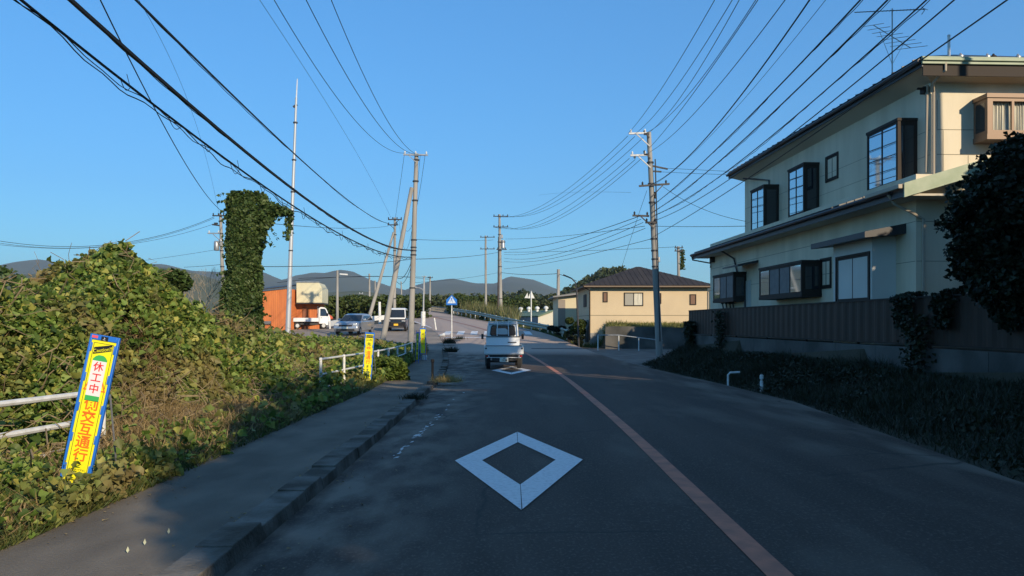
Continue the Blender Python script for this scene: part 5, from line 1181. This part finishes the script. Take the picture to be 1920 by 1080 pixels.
def sample_bank(n, y0, y1, pw, dens=lambda x, y: 1, xmax=14.0):
    """random points on the creeper-covered bank, more of them close to the camera and on steep faces"""
    out = []
    while sum(len(a) for a in out) < n:
        y = y0 + (y1 - y0) * RNG.random(n) ** pw; d = -.05 + (xmax) * RNG.random(n) ** 1.45; x = walk_l(y) - d
        e = .08; gx = (bank(x + e, y) - bank(x - e, y)) / (2 * e); gy = (bank(x, y + e) - bank(x, y - e)) / (2 * e)
        k = RNG.random(n) < dens(x, y) * (.35 + .65 * np.clip(np.hypot(gx, gy), 0, 1.6) / 1.6)
        out.append(np.stack([x[k], y[k]], 1))
    p = np.concatenate(out)[:n]; z = rz(p[:, 1]) + bank(p[:, 0], p[:, 1]); return np.column_stack([p, z])
def green(x, y):   # where living creepers grow: not on the dry patches
    dp = np.exp(-(((x + 5.6) / .75)**2 + ((y - 12.0) / 2.2)**2)) + .8 * np.exp(-(((x + 4.9) / .5)**2 + ((y - 15.0) / 1.5)**2)) + .9 * np.exp(-(((x + 4.15) / .45)**2 + ((y - 7.3) / 1.2)**2))
    lowhole = np.exp(-(((x + 5.0) / .5)**2 + ((y - 19.2) / .8)**2)) * .6
    thr = np.interp(y, [6, 9.5, 13, 16, 19, 24, 36, 40], [1.8, 1.85, 1.9, 1.25, .85, .95, .35, .2]); d = walk_l(y) - x
    dp = dp + .75 * np.exp(-((x + 5.15) / .38)**2) * (y < 9.6) * (y > 5.5) + .9 * np.exp(-(((x + 4.3) / .45)**2 + ((y - 21.6) / .8)**2)); low = np.where((d < thr - .1) & (y > 8.4) & (y < 22), .05, 1.0); holes = np.clip((fbm(x * 1.3 + 31, y * 1.3 + 7, 3) - .30) * 7, .15, 1)
    return np.clip((1 - .95 * dp - lowhole) * low * holes, 0, 1)
P = sample_bank(75000, 2.5, 17, .9, green); P[:, 2] += RNG.normal(0, .09, len(P)) + .04 + .30 * (fbm(P[:, 0] * 2.2, P[:, 1] * 2.2) - .3)
tri = []
for k, (dx, dy) in enumerate(((0, .09), (-.085, -.045), (.085, -.045))):
    a = RNG.random(len(P)) * 0 + RNG.uniform(0, 6.28, len(P)); tri.append(P + np.stack([np.cos(a + k * 2.1) * .075, np.sin(a + k * 2.1) * .075, RNG.normal(0, .02, len(P))], 1))
P2 = sample_bank(95000, 13, 43, .75, green); P2[:, 2] += RNG.normal(0, .11, len(P2)) + .05 + .28 * (fbm(P2[:, 0] * 2.0, P2[:, 1] * 2.0) - .3)
A = np.concatenate(tri + [P2]); keepc = ~((A[:, 1] > 42.6)); A = A[keepc]
sz = np.clip(.022 + .0029 * A[:, 1], .034, .10) * (.45 + 1.0 * RNG.random(len(A))**1.6)
kud = leaves("creeper_thicket", A, sz, L_kudzu, up=.12, fold=.35, lobed=True)
tag(kud, "sunlit thicket of creeper leaves over the whole left bank", "creepers", kind="stuff")
# near edge: broad leaves and shoots spilling around the rails
Pn = []
for _ in range(2000):
    y = random.uniform(3.5, 9.5); x = float(walk_l(y)) - random.uniform(.35, 2.0)
    if float(green(np.array(x), np.array(y))) < random.random(): continue
    Pn.append((x, y, float(rz(y) + bank(x, y)) + random.uniform(.02, .16)))
tag(leaves("broad_creeper_leaves", np.array(Pn), RNG.uniform(.06, .12, len(Pn)), leafmat("broad_leaf", [(.05, .10, .02), (.085, .15, .03), (.14, .20, .05)], .25), up=.8, fold=.25, lobed=True), "broad green creeper leaves spilling around the near white rails", "creepers", kind="stuff")
# dry vines and straw
n = 60000; y = RNG.uniform(5.5, 17, n); x = walk_l(y) - RNG.random(n)**.9 * 3.0; k = (RNG.random(n) > green(x, y) * 1.15 + .25) & ((RNG.random(n) < .25) | (walk_l(y) - x > 1.0) | (y < 8.3)); P = np.column_stack([x[k], y[k], rz(y[k]) + bank(x[k], y[k]) + RNG.uniform(0, .05, k.sum())])
tag(blades("dry_grass", P, RNG.uniform(.10, .30, len(P)), RNG.uniform(.004, .010, len(P)), L_dry, lean=1.1), "dry straw and dead vines on the foot of the left bank", "dry grass", kind="stuff")
n = 26000; y = 3 + 34 * RNG.random(n)**1.3; x = walk_l(y) + .1 - RNG.random(n)**1.3 * np.where((y > 8) & (y < 22), 1.7, .5); k = (x < walk_l(y) + .25); P = np.column_stack([x[k], y[k], rz(y[k]) + bank(x[k], y[k])])
tag(blades("grass_fringe", P, RNG.uniform(.05, .22, len(P)), .006, L_grass, lean=.8), "fringe of short grass along the sidewalk edge", "grass", kind="stuff")
# stems inside the thicket (dark woody tangle)
b = MB()
for _ in range(1100):
    y = 5 + 24 * random.random()**1.5; x = float(walk_l(y)) - random.uniform(.9, 5.5); z = float(rz(y) + bank(x, y)); q = Vector((x, y, z + random.uniform(-.05, .1))); pts = [q]
    for _k in range(4): q = q + Vector((random.uniform(-.25, .25), random.uniform(-.25, .25), random.uniform(-.05, .22))); pts.append(q)
    b.tube(pts, random.uniform(.003, .009), 4, cap=False)
tag(b.build("vine_stems", mat("vine_stem", (.30, .23, .13), .9, col2=(.14, .10, .06), scale=3)), "tangled woody vine stems in the thicket", "creepers", kind="stuff")

def clump_points(c, r, n, lobes=9, squash=.8, shell=.55):
    c = np.array(c); cs = [c + RNG.normal(size=3) * np.array([r, r, r * squash]) * .48 for _ in range(lobes)]; out = []
    for q in cs:
        m_ = n // lobes; d = RNG.normal(size=(m_, 3)); d /= np.linalg.norm(d, axis=1, keepdims=True); rr = r * RNG.uniform(.32, .55) * (shell + (1 - shell) * RNG.random((m_, 1))**.5); out.append(q + d * rr * np.array([1, 1, squash]))
    return np.concatenate(out)
def tree(name, label, x, y, h, r, n, leaf, lsz, z=None, cat="tree", trunk=.12, lobes=11, squash=.85, group=None, cz=.62):
    z = gz(x, y) if z is None else z; e = empty(name, (x, y, z), 0, label, cat, group); b = MB()
    b.tube([(0, 0, -.2), (random.uniform(-.1, .1), 0, h * .35), (random.uniform(-.2, .2), .1, h * .7)], [trunk, trunk * .7, trunk * .3], 8)
    for k in range(7):
        a_ = k * .9 + random.random(); z0 = h * random.uniform(.2, .55); b.tube([(0, 0, z0), (math.cos(a_) * r * .4, math.sin(a_) * r * .4, z0 + h * .12), (math.cos(a_) * r * .75, math.sin(a_) * r * .75, z0 + h * .25)], [trunk * .45, trunk * .25, trunk * .08], 5)
    b.build("trunk", M_trunk, e, smooth=True)
    P = clump_points((0, 0, h * cz), r, n, lobes, squash); P = P[P[:, 2] > .1 * h]; leaves("crown", P, lsz * RNG.uniform(.6, 1.3, len(P)), leaf, e, up=.15, fold=.3)
    return e
# vine-covered pole
Yv = 30; v0 = at(457, 606, Yv); vx = v0.x; vz = gz(vx, Yv); top = at(457, 362, Yv).z
vp = empty("vine_covered_pole", (vx, Yv, vz), 0, "pole completely wrapped in green vines with a drooping arm toward the mast", "pole")
b = MB(); b.tube([(0, 0, -.3), (0, 0, top - vz - .3)], [.16, .11], 10); b.bar((-.45, 0, top - vz - .55), (1.35, 0, top - vz - .75), .08, .08); b.build("shaft", M_polec, vp, smooth=True)
def vrad(t):   # half width left and right along the height (t=0 foot, 1 top), in metres
    lft = np.interp(t, [0, .15, .4, .62, .72, .85, .95, 1], [.74, .72, .66, .60, .56, .60, .66, .52]); rgt = np.interp(t, [0, .15, .5, .60, .66, .72, .78, .86, .93, 1], [.80, .74, .64, .60, .60, .74, .98, 1.06, .95, .62]); return lft, rgt
n = 24000; t = RNG.random(n)**.95; a = RNG.uniform(0, 2 * np.pi, n); lf, rg = vrad(t); wv = np.where(np.cos(a) < 0, lf, rg) * (.42 + 1.16 * fbm(t * 8, a * 1.9, 5)) ; rr = (.72 + .28 * RNG.random(n)**.4)
P = np.stack([np.cos(a) * wv * rr, np.sin(a) * .55 * rr, t * (top - vz)], 1)
m_ = 1100; u = RNG.random(m_); arm = np.stack([.85 + u * 1.0, RNG.normal(0, .10, m_), (top - vz) - .66 - .10 * u + RNG.normal(0, .17, m_) * (1.15 - u)], 1)
m2 = 150; u2 = RNG.random(m2); hang = np.stack([1.78 + RNG.normal(0, .07, m2) - u2 * .12, RNG.normal(0, .05, m2), (top - vz) - .85 - u2 * .95], 1)
st = []
for k in range(34):   # loose shoots standing off the column
    t0 = random.random(); sd = random.choice([-1, 1]); lf0, rg0 = vrad(t0); x0 = sd * (float(lf0) if sd < 0 else float(rg0)) * .95; L0 = random.uniform(.12, .42); z0 = t0 * (top - vz); dz0 = random.uniform(-.5, .4)
    for q in range(12): u0 = q / 11; st.append((x0 + sd * L0 * u0 + random.uniform(-.02, .02), random.uniform(-.25, .1), z0 + dz0 * u0 * L0 * 2 - .35 * u0 * u0 * L0 * 2))
st = np.array(st)
leaves("vines", np.concatenate([P, arm, hang, st]), .075 * RNG.uniform(.5, 1.4, n + m_ + m2 + len(st)), L_vine, vp, up=.1, fold=.25, droop=.6)
# shrubs rising out of the bank, bare bush, clump beside the middle sign
def shrub(label, x, y, zc, r, n, leaf, lsz, squash=.8, name="shrub", lobes=8):
    z = gz(x, y); e = empty(name, (x, y, z), 0, label, "shrub"); b = MB()
    for k in range(7): a_ = k * .9; b.tube([(0, 0, -.1), (math.cos(a_) * r * .3, math.sin(a_) * r * .3, zc * .6), (math.cos(a_) * r * .6, math.sin(a_) * r * .6, zc * 1.1)], [.03, .02, .008], 5)
    b.build("stem", M_trunk, e); P = clump_points((0, 0, zc), r, n, lobes, squash); P = P[P[:, 2] > 0]; leaves("foliage", P, lsz * RNG.uniform(.6, 1.3, len(P)), leaf, e, up=.4, fold=.3); return e
shrub("dense dark shrub peaking above the thicket left of the vine-covered pole", -7.85, 15.2, .25, .85, 7000, L_vine, .075, .7)
shrub("low leafy shrub swelling over the thicket left of the peaked one", -8.9, 15.4, .30, .8, 4500, L_kudzu, .075, .6)
shrub("bright green clump bulging over the sidewalk below the middle sign", -3.82, 24.5, .32, .6, 4500, leafmat("lit_clump_leaf", [(.07, .12, .02), (.12, .18, .03), (.17, .22, .05)], .25), .07, .62)
e = empty("bare_bush", (at(365, 0, 32).x, 32, gz(at(365, 0, 32).x, 32)), 0, "leafless grey twiggy bush left of the vine-covered pole", "bush")
b = MB()
def twig(p, d, L, r, k):
    q = p + d * L; b.tube([p, (p + q) / 2 + Vector((random.uniform(-.04, .04), 0, 0)), q], [r, r * .85, r * .6], 4, cap=False)
    if k:
        for _ in range(3):
            d2 = (d + Vector((random.uniform(-.7, .7), random.uniform(-.5, .5), random.uniform(-.1, .3)))).normalized(); twig(q, d2, L * random.uniform(.6, .8), r * .6, k - 1)
for _ in range(5): twig(Vector((random.uniform(-.5, .5), 0, .5)), Vector((random.uniform(-.5, .5), 0, 1)).normalized(), 1.0, .03, 4)
b.build("twigs", mat("grey_twig", (.30, .26, .20), .9), e)

# weeds on the shaded right verge
n = 42000; y = 5 + 29 * RNG.random(n)**1.1; u = RNG.random(n); e_ = redge(y); f_ = fence_x(y); x = e_ + .02 + (f_ - e_ - .05) * u
k = RNG.random(n) < .25 + .75 * ss(u * 5) ; x, y, u = x[k], y[k], u[k]; P = np.column_stack([x, y, G(x, y) - .05]); hgt = (.10 + .50 * fbm(x * 1.1, y * .8)**2 * ss(u * 4)) * RNG.uniform(.5, 1.3, len(x))
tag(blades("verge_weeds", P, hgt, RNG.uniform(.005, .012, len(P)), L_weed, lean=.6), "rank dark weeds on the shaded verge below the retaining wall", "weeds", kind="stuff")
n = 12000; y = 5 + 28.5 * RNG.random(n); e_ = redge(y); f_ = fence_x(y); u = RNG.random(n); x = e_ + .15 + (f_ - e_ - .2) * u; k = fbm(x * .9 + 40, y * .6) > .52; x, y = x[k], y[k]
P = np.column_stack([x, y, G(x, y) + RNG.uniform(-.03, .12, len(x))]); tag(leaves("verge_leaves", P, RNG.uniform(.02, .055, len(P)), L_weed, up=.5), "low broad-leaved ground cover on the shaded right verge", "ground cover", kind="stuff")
def wall_weed(label, px, Y_, h, n, lsz=.05):
    x = fence_x(Y_) - .12; z = gz(x - .2, Y_); e = empty("climbing_weed", (x, Y_, z), 0, label, "weed"); b = MB(); 
    for k in range(4): b.tube([(0, 0, -.1), (random.uniform(-.1, .05), random.uniform(-.2, .2), h * .5), (random.uniform(-.15, .02), random.uniform(-.3, .3), h)], .008, 4)
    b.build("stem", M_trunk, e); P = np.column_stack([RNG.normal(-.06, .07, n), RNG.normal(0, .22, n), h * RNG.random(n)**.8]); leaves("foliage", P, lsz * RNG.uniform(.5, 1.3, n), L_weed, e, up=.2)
wall_weed("tall dark weed climbing the wall near the fence's far end", 1345, 29.0, 1.5, 700)
wall_weed("dark weed clump against the wall at mid-fence", 1740, 16.0, 1.2, 600)
wall_weed("dark bush hugging the far end of the retaining wall", 1295, 33.2, 1.1, 1500, .08)
# hanging creeper over the fence
for lab, Y_, w_ in (("dark creeper hanging over the fence left of the big tree", 16.6, .45), ("larger dark creeper hanging over the fence below the big tree", 15.2, .38), ("creeper draped on the fence at the right edge of the picture", 13.2, .3)):
    x = fence_x(Y_); e = empty("hanging_creeper", (x, Y_, 2.1), 0, lab, "creeper"); n = 900
    t = RNG.random(n)**1.2; P = np.column_stack([-.08 - RNG.random(n) * .1 + .25 * (t < .1), RNG.normal(0, w_ * .55, n) * (1 - .6 * t), .10 - t * .75]); leaves("foliage", P, .05 * RNG.uniform(.5, 1.4, n), L_dark, e, up=.1, droop=.5)
    b = MB(); b.tube([(.3, 0, -.1), (0, 0, .05), (-.12, .05, -.5)], .012, 4); b.build("stem", M_trunk, e)
# big dark tree in the garden behind the fence
gt = tree("garden_tree", "big dark evergreen tree leaning over the fence at the right edge", 9.7, 13.3, 3.6, 1.2, 4000, L_dark, .055, z=1.1, lobes=8, squash=.8, cz=.55, trunk=.14)
q = []
for (bx, by, bz, ra, rb, nn) in ((.0, 0, 2.3, 1.75, 1.35, 20000), (-1.15, .1, 2.35, 1.0, .8, 9000), (-1.0, 0, 1.35, 1.0, .75, 8000), (-1.45, .1, 1.75, .7, .6, 5000), (-.6, 0, 3.1, 1.0, .65, 7000), (.9, 0, 3.1, 1.2, .75, 8000), (1.4, 0, 2.0, 1.4, 1.3, 9000), (.1, 0, .95, 1.2, .6, 7000), (-1.1, .0, .85, .45, .5, 2500)):
    d = RNG.normal(size=(nn, 3)); d /= np.linalg.norm(d, axis=1, keepdims=True); th = np.arctan2(d[:, 1], d[:, 0]); ph = np.arcsin(d[:, 2])
    rr = (.62 + .75 * fbm(th * 3 + bx * 3, ph * 3.4 + bz, 5)) * (.4 + .6 * RNG.random(nn)**.35); q.append(d * rr[:, None] * np.array([ra, ra * .9, rb]) + np.array([bx, by, bz - 2.15]))
q = np.concatenate(q); gap = fbm(q[:, 0] * 2.2 + 5, q[:, 2] * 2.4 + q[:, 1] * 1.6) > .37
q = q[gap]; old = [c for c in gt.children if c.name.startswith("crown")][0]; bpy.data.objects.remove(old)
leaves("crown", q + np.array([0, 0, 2.15]), .05 * RNG.uniform(.5, 1.4, len(q)), L_dark, gt, up=.1, fold=.3)
# grass on the beige lot
n = 16000; x = RNG.uniform(5.6, 14, n); y = 44.95 + 3.0 * RNG.random(n); P = np.column_stack([x, y, G(x, y) - .02])
tag(blades("lot_grass", P, RNG.uniform(.15, .42, n), .018, leafmat("sunny_grass_blade", [(.10, .13, .03), (.20, .21, .06), (.28, .25, .10)], .2), lean=.5), "sunlit rough grass on the lot before the beige house", "grass", kind="stuff")
# verge grass along the right guard rail
n = 16000; y = 47 + 60 * RNG.random(n)**1.4; x = redge(y) + RNG.uniform(.15, 3.2, n) * (1 + (y - 47) * .01); P = np.column_stack([x, y, G(x, y) - .05])
tag(blades("roadside_grass", P, RNG.uniform(.2, .6, n) * (1 - .35 * (x < redge(y) + 1)), .02, L_grass, lean=.5), "grass growing under the pale green guardrail", "grass", kind="stuff")
n = 5200; y = 60 + 45 * RNG.random(n); x = redge(y) + RNG.uniform(1.2, 9, n) * .8; k = x / y < (972 - 960) / F; x, y = x[k], y[k]; n = len(x); P = np.column_stack([x, y, G(x, y)])
tag(blades("reeds", P, RNG.uniform(1.2, 3.0, n), .035, leafmat("reed_blade", [(.07, .09, .025), (.13, .14, .045), (.20, .17, .08)], .2), lean=.18), "tall reeds and saplings behind the guardrail", "reeds", kind="stuff")
shrub("round olive bush at the corner before the beige house", at(1068, 0, 49).x, 49, .75, .72, 3500, L_bush, .07)
shrub("low dark bush at the foot of the beige house corner", at(1080, 0, 47.5).x, 47.5, .25, .5, 1500, L_dark, .06, .6)
shrub("dark bush between the plain pole and the olive bush", at(1046, 0, 56).x, 56, .6, .75, 2000, L_dark, .09, .6)
shrub("dark hedge clump by the guardrail behind the lead truck", at(1010, 0, 66).x, 66, .1, .9, 2200, L_far, .10, .5)
shrub("second dark hedge clump farther along the guardrail", at(960, 0, 76).x, 76, .1, 1.2, 2200, L_far, .11, .45)
shrub("dark clump where the guardrail meets the reeds", at(905, 0, 88).x, 88, .2, 1.3, 2200, L_far, .12, .5)
# vine on the pole behind the beige house
p_ = at(1276, 480, 75); e = empty("pole_vine", tuple(p_), 0, "green vine dangling from the small pole behind the beige roof", "vine"); n = 500
leaves("foliage", np.column_stack([RNG.normal(.15, .12, n), RNG.normal(0, .1, n), RNG.uniform(-1.3, .6, n)]), .09, L_bush, e, up=.1)
# clumps and tufts on the kerb
def tuft(label, px, Y_, n, h, leaf, w_=.25, name="weed_tuft", ww=.006):
    x = at(px, 0, Y_).x; z = gz(x, Y_); P = np.column_stack([RNG.normal(0, w_, n), RNG.normal(0, w_, n), np.full(n, .1)]); o = blades(name, P, RNG.uniform(.4, 1, n) * h, ww, leaf, lean=.7); o.location = (x, Y_, z); return tag(o, label, "weeds", kind="stuff")
tuft("golden straw tuft on the broken kerb beside the black stub", 838, 22.0, 900, .32, leafmat("golden_blade", [(.3, .22, .08), (.5, .38, .15), (.4, .3, .12)], .2), .17)
tuft("dark weed tuft growing from the kerb in front of the crosswalk sign", 842, 47, 400, .6, L_weed, .16, ww=.015)
tuft("small dark weed tuft on the kerb right of the shadow edge", 862, 50, 200, .35, L_weed, .15, ww=.012)
tuft("weeds sprouting from the kerb at the end of the railing", 846, 41, 400, .45, L_weed, .15, ww=.015)
tuft("dark weeds in the kerb crack left of the worn edge line", 775, 16.5, 400, .2, L_weed, .12)
n = 900; y = 3 + 22 * RNG.random(n)**1.4; sd = RNG.random(n); x = np.where(sd < .55, ledge(y) - .27 - np.abs(RNG.normal(0, .10, n)), np.where(sd < .85, walk_l(y) + np.abs(RNG.normal(0, .22, n)), ledge(y) + .06 + np.abs(RNG.normal(0, .25, n))))
P = np.column_stack([x, y, rz(y) + .016]); V, T = leaf_arrays(P, RNG.uniform(.006, .022, n), up=3, fold=.3)
tag(npmesh("leaf_litter", V, T, L_dry), "dry leaf litter and grit along the kerb and the sidewalk edge", "litter", kind="stuff")
# seed heads and fallen leaves near the kerb
for lab, px, py, Y_ in (("pale fallen leaf standing on the sidewalk, nearest the kerb", 271, 1016, 5.6), ("pale small leaf on the sidewalk left of the other", 239, 1045, 5.4), ("pale leaf at the kerb foot, farthest of three", 316, 1003, 5.9)):
    q = at(px, py, Y_); b = MB(); b.add([(0, 0, 0), (.010, .006, .018), (0, .006, .045), (-.010, 0, .018), (0, .004, .02)], [(0, 1, 4), (1, 2, 4), (2, 3, 4), (3, 0, 4)]); o = b.build("fallen_leaf", mat("pale_leaf", (.45, .47, .33), .7)); o.location = (q.x, q.y, gz(q.x, q.y) + .01); tag(o, lab, "leaf")

# unseen trees and a neighbour's house, placed right of and behind the camera to shade the road
nb = empty("house", (13.2, -14, 0.3), 0, "neighbouring grey house beside the road behind the camera", "house")
b = MB(); b.box(0, 8, 0, 12, 0, 6.0); b.build("wall", M_wall, nb); hip("roof", -.5, 8.5, -.5, 12.5, 6.0, 1.5, M_roofm, None, nb, 6.0)
def shade_tree(lab, x, y, lo, hi, r, n_, ls=.17):
    """an unseen tree for shade, its crown between the heights lo and hi"""
    z = gz(x, y); e = empty("garden_tree", (x, y, z), 0, lab, "tree"); b = MB(); b.tube([(0, 0, -.2), (.1, 0, lo * .6), (0, .1, hi * .85)], [.2, .14, .04], 8)
    for k in range(8): a_ = k * .8; z0 = lo + (hi - lo) * k / 10; b.tube([(0, 0, z0), (math.cos(a_) * r * .8, math.sin(a_) * r * .8, z0 + .8)], [.06, .02], 5)
    b.build("trunk", M_trunk, e); c_ = (lo + hi) / 2; n2 = n_; d = RNG.normal(size=(n2, 3)); d /= np.linalg.norm(d, axis=1, keepdims=True); th = np.arctan2(d[:, 1], d[:, 0]); ph = np.arcsin(d[:, 2])
    q = d * ((.72 + .5 * fbm(th * 2 + x, ph * 2.5 + y, 4)) * (.35 + .65 * RNG.random(n2)**.4))[:, None] * np.array([r, r, (hi - lo) / 2]); q = q[fbm(q[:, 0] * .9 + x, q[:, 2] * .9 + q[:, 1] * .8 + y, 3) > .34]
    leaves("crown", q + np.array([0, 0, c_]), ls * RNG.uniform(.5, 1.3, len(q)), L_far, e, up=.1, fold=.3)
for lab, x, y, lo, hi, r, n_ in (("roadside garden tree well behind the camera", 8.8, -9.3, 1.2, 9.2, 1.6, 4500), ("bushy roadside tree behind the camera", 8.9, -6.6, 1, 9.4, 1.9, 6500), ("roadside tree just behind the camera", 8.9, -3.8, 1, 10.0, 1.9, 7500),
        ("roadside tree level with the camera", 8.7, -.7, 1, 9.5, 1.9, 12000), ("roadside tree just ahead of the camera, outside the picture", 9.4, 2.7, 1, 8.3, 1.9, 9000), ("tall garden tree outside the picture on the right", 11.2, 5.2, 1, 10.6, 2.1, 14000),
        ("tallest dense garden tree outside the picture", 12.0, 8.0, 1, 13.6, 1.75, 26000), ("unseen pine added for shade, its crown high behind the dense tree", 15.4, 10.8, 11.0, 16.2, 2.0, 24000), ("second tall pine with a high crown", 18.4, 12.0, 11.0, 16.4, 2.7, 24000), ("unseen slender tree added for shade, with a small high crown", 13.4, 9.5, 9.3, 12.7, 1.2, 9000), ("low garden tree before the house front", 14.7, 12.4, 1, 6.4, 2.3, 12000), ("added shade tree hidden behind the cream house", 13.6, 36.6, 1, 6.4, 1.9, 5000), ("second added shade tree hidden behind the cream house", 17.0, 36.4, 1, 6.4, 2.0, 5000), ("third added shade tree hidden behind the cream house", 20.6, 36.0, 1, 6.4, 2.1, 5000), ("low garden tree farthest from the road", 18.8, 12.4, 1, 7.4, 2.1, 8000)):
    shade_tree(lab, x, y, lo, hi, r, n_)  # pines, slender tree and the three behind the house are added for shade

# ------------------------------------------------------------------ far background
M_hillf = mat("forest_hill", (.065, .08, .04), 1, col2=(.11, .11, .06), scale=.02, bump=1.0, bscale=.12, detail=8)
M_mount = mat("mountain_forest", (.030, .045, .030), 1, col2=(.045, .06, .035), scale=.004, detail=8)
def ridge(name, D, prof, depth, m, amp, x0, x1, n, rows=26, back=.7, nscale=.01, seed=0, z0=0.0):
    """a range of hills: crest heights along the profile at distance D, sloping down to its foot in front and behind"""
    px = np.linspace(x0, x1, n); py = np.interp(px, [p[0] for p in prof], [p[1] for p in prof])
    Xc = (px - 960) / F * D; Zc = CH - (py - HY) / F * D
    v = np.linspace(-1, back, rows)[:, None]; X = Xc[None] * (1 + v * depth / D * .35); Y = D + v * depth + 0 * X
    hgt = (Zc[None] - z0) * (1 - np.abs(v / np.where(v < 0, 1, back))**1.25); 
    rough = (fbm(X * nscale + seed, Y * nscale) - .5) * amp * np.minimum(1, np.abs(v) * 3 + .15); Z = z0 + hgt + rough * (1 - np.abs(v) * .5)
    return tag(grid_mesh(name, X, Y, Z, m), kind="structure")
ridge("mountains", 4200, [(-900, 480), (-300, 500), (0, 498), (40, 490), (85, 485), (130, 498), (200, 505), (260, 497), (310, 494), (345, 503), (375, 509), (430, 512), (490, 508), (530, 525), (560, 515), (590, 510), (615, 512), (640, 506), (665, 510), (700, 527), (735, 539), (765, 546), (785, 535), (810, 526), (850, 522), (890, 530), (930, 531), (945, 521), (957, 517), (1000, 523), (1040, 540), (1080, 556), (1150, 560), (1300, 545), (1700, 520), (2400, 500)], 1500, M_mount, 90, -900, 2500, 420, nscale=.0025, seed=3)
ridge("wooded_hills", 1000, [(-900, 500), (-200, 510), (0, 515), (200, 512), (280, 500), (330, 503), (370, 512), (420, 528), (480, 545), (600, 548), (680, 545), (760, 556), (900, 552), (1000, 556), (1100, 550), (1400, 535), (2400, 520)], 320, M_hillf, 10, -900, 2400, 400, nscale=.02, seed=9, z0=2)
def forest(name, label, D, prof, x0, x1, n, leaf, lsz, depth, ncrown, r0):
    """one mass of tree crowns"""
    P = []
    for _ in range(ncrown):
        px = random.uniform(x0, x1); d = D + random.uniform(0, depth); pyt = np.interp(px, [p[0] for p in prof], [p[1] for p in prof]); top = CH - (pyt - HY) / F * D
        top *= random.uniform(.55, 1.04) if d < D + depth * .8 else random.uniform(.9, 1.05); x = (px - 960) / F * d; r = r0 * random.uniform(.7, 1.4); m_ = n
        zb = gz(x, d); dd = RNG.normal(size=(m_, 3)); dd /= np.linalg.norm(dd, axis=1, keepdims=True); dd[:, 2] = np.abs(dd[:, 2]) * 1.1 - .15
        hh = max(1.5, top - r * .6 - zb); q = np.array([x, d, zb + hh]) + dd * r * (.8 + .2 * RNG.random((m_, 1))); q[:, 2] = np.where(RNG.random(m_) < .35, zb + RNG.random(m_) * hh, q[:, 2]); P.append(q)
    P = np.concatenate(P); return tag(leaves(name, P, lsz * RNG.uniform(.6, 1.3, len(P)), leaf, up=.2), label, "trees", kind="stuff")
forest("treeline", "dark line of far trees beyond the fields", 330, [(560, 560), (640, 556), (700, 562), (780, 556), (820, 553), (850, 556), (900, 560), (950, 552), (980, 548), (1010, 556), (1060, 560), (1130, 560)], 420, 1130, 120, L_grove, .9, 60, 190, 5)
forest("field_bushes", "dark bushes at the road crest left of the crosswalk sign", 150, [(780, 560), (800, 556), (830, 555), (850, 562), (870, 572)], 776, 862, 320, L_grove, .32, 12, 34, 2.0)
forest("field_hedge", "green hedge line across the field behind the parked cars", 92, [(600, 588), (640, 582), (700, 584), (780, 588)], 596, 790, 260, L_bush, .22, 8, 60, 1.0)
forest("shrub_belt", "mixed shrubs behind the guardrail below the far poles", 112, [(862, 582), (880, 574), (905, 578), (940, 574), (970, 572), (990, 580)], 858, 1000, 300, L_bush, .22, 12, 46, 1.7)
forest("far_grove", "dark grove above the green hall roof", 170, [(1000, 568), (1020, 560), (1040, 556), (1080, 560)], 985, 1085, 300, L_grove, .35, 12, 30, 2.6)
# the wooded hill rising to the right, behind the beige house
ridge("wooded_hill", 300, [(1010, 575), (1045, 560), (1075, 545), (1110, 524), (1150, 512), (1200, 520), (1290, 560), (1400, 575), (1500, 580)], 110, M_hillf, 5, 1000, 1500, 90, nscale=.06, seed=5, z0=2)
forest("hill_forest", "dense dark forest on the hill behind the beige house", 285, [(1030, 566), (1045, 556), (1075, 543), (1110, 521), (1150, 507), (1200, 512), (1300, 560)], 1030, 1210, 110, L_grove, .8, 22, 330, 4)
# dense bank of dark trees at the far left edge
forest("left_edge_trees", "leafy twigs rising at the far left edge of the thicket", 24, [(-60, 485), (5, 490), (14, 500)], -60, 12, 160, L_vine, .10, 4, 8, .7)

# ------------------------------------------------------------------ haze: one closed box of even air
hz_ = MB(); hz_.box(-4500, 4500, -150, 6200, -40, 420)
M_haze = bpy.data.materials.new("haze_air"); M_haze.use_nodes = True; nt = M_haze.node_tree; nt.nodes.clear()
pv = nt.nodes.new("ShaderNodeVolumePrincipled"); pv.inputs["Color"].default_value = (.92, .97, 1.0, 1); pv.inputs["Density"].default_value = .00012; pv.inputs["Anisotropy"].default_value = .2
out = nt.nodes.new("ShaderNodeOutputMaterial"); nt.links.new(pv.outputs[0], out.inputs["Volume"])
tag(hz_.build("haze", M_haze), kind="stuff")
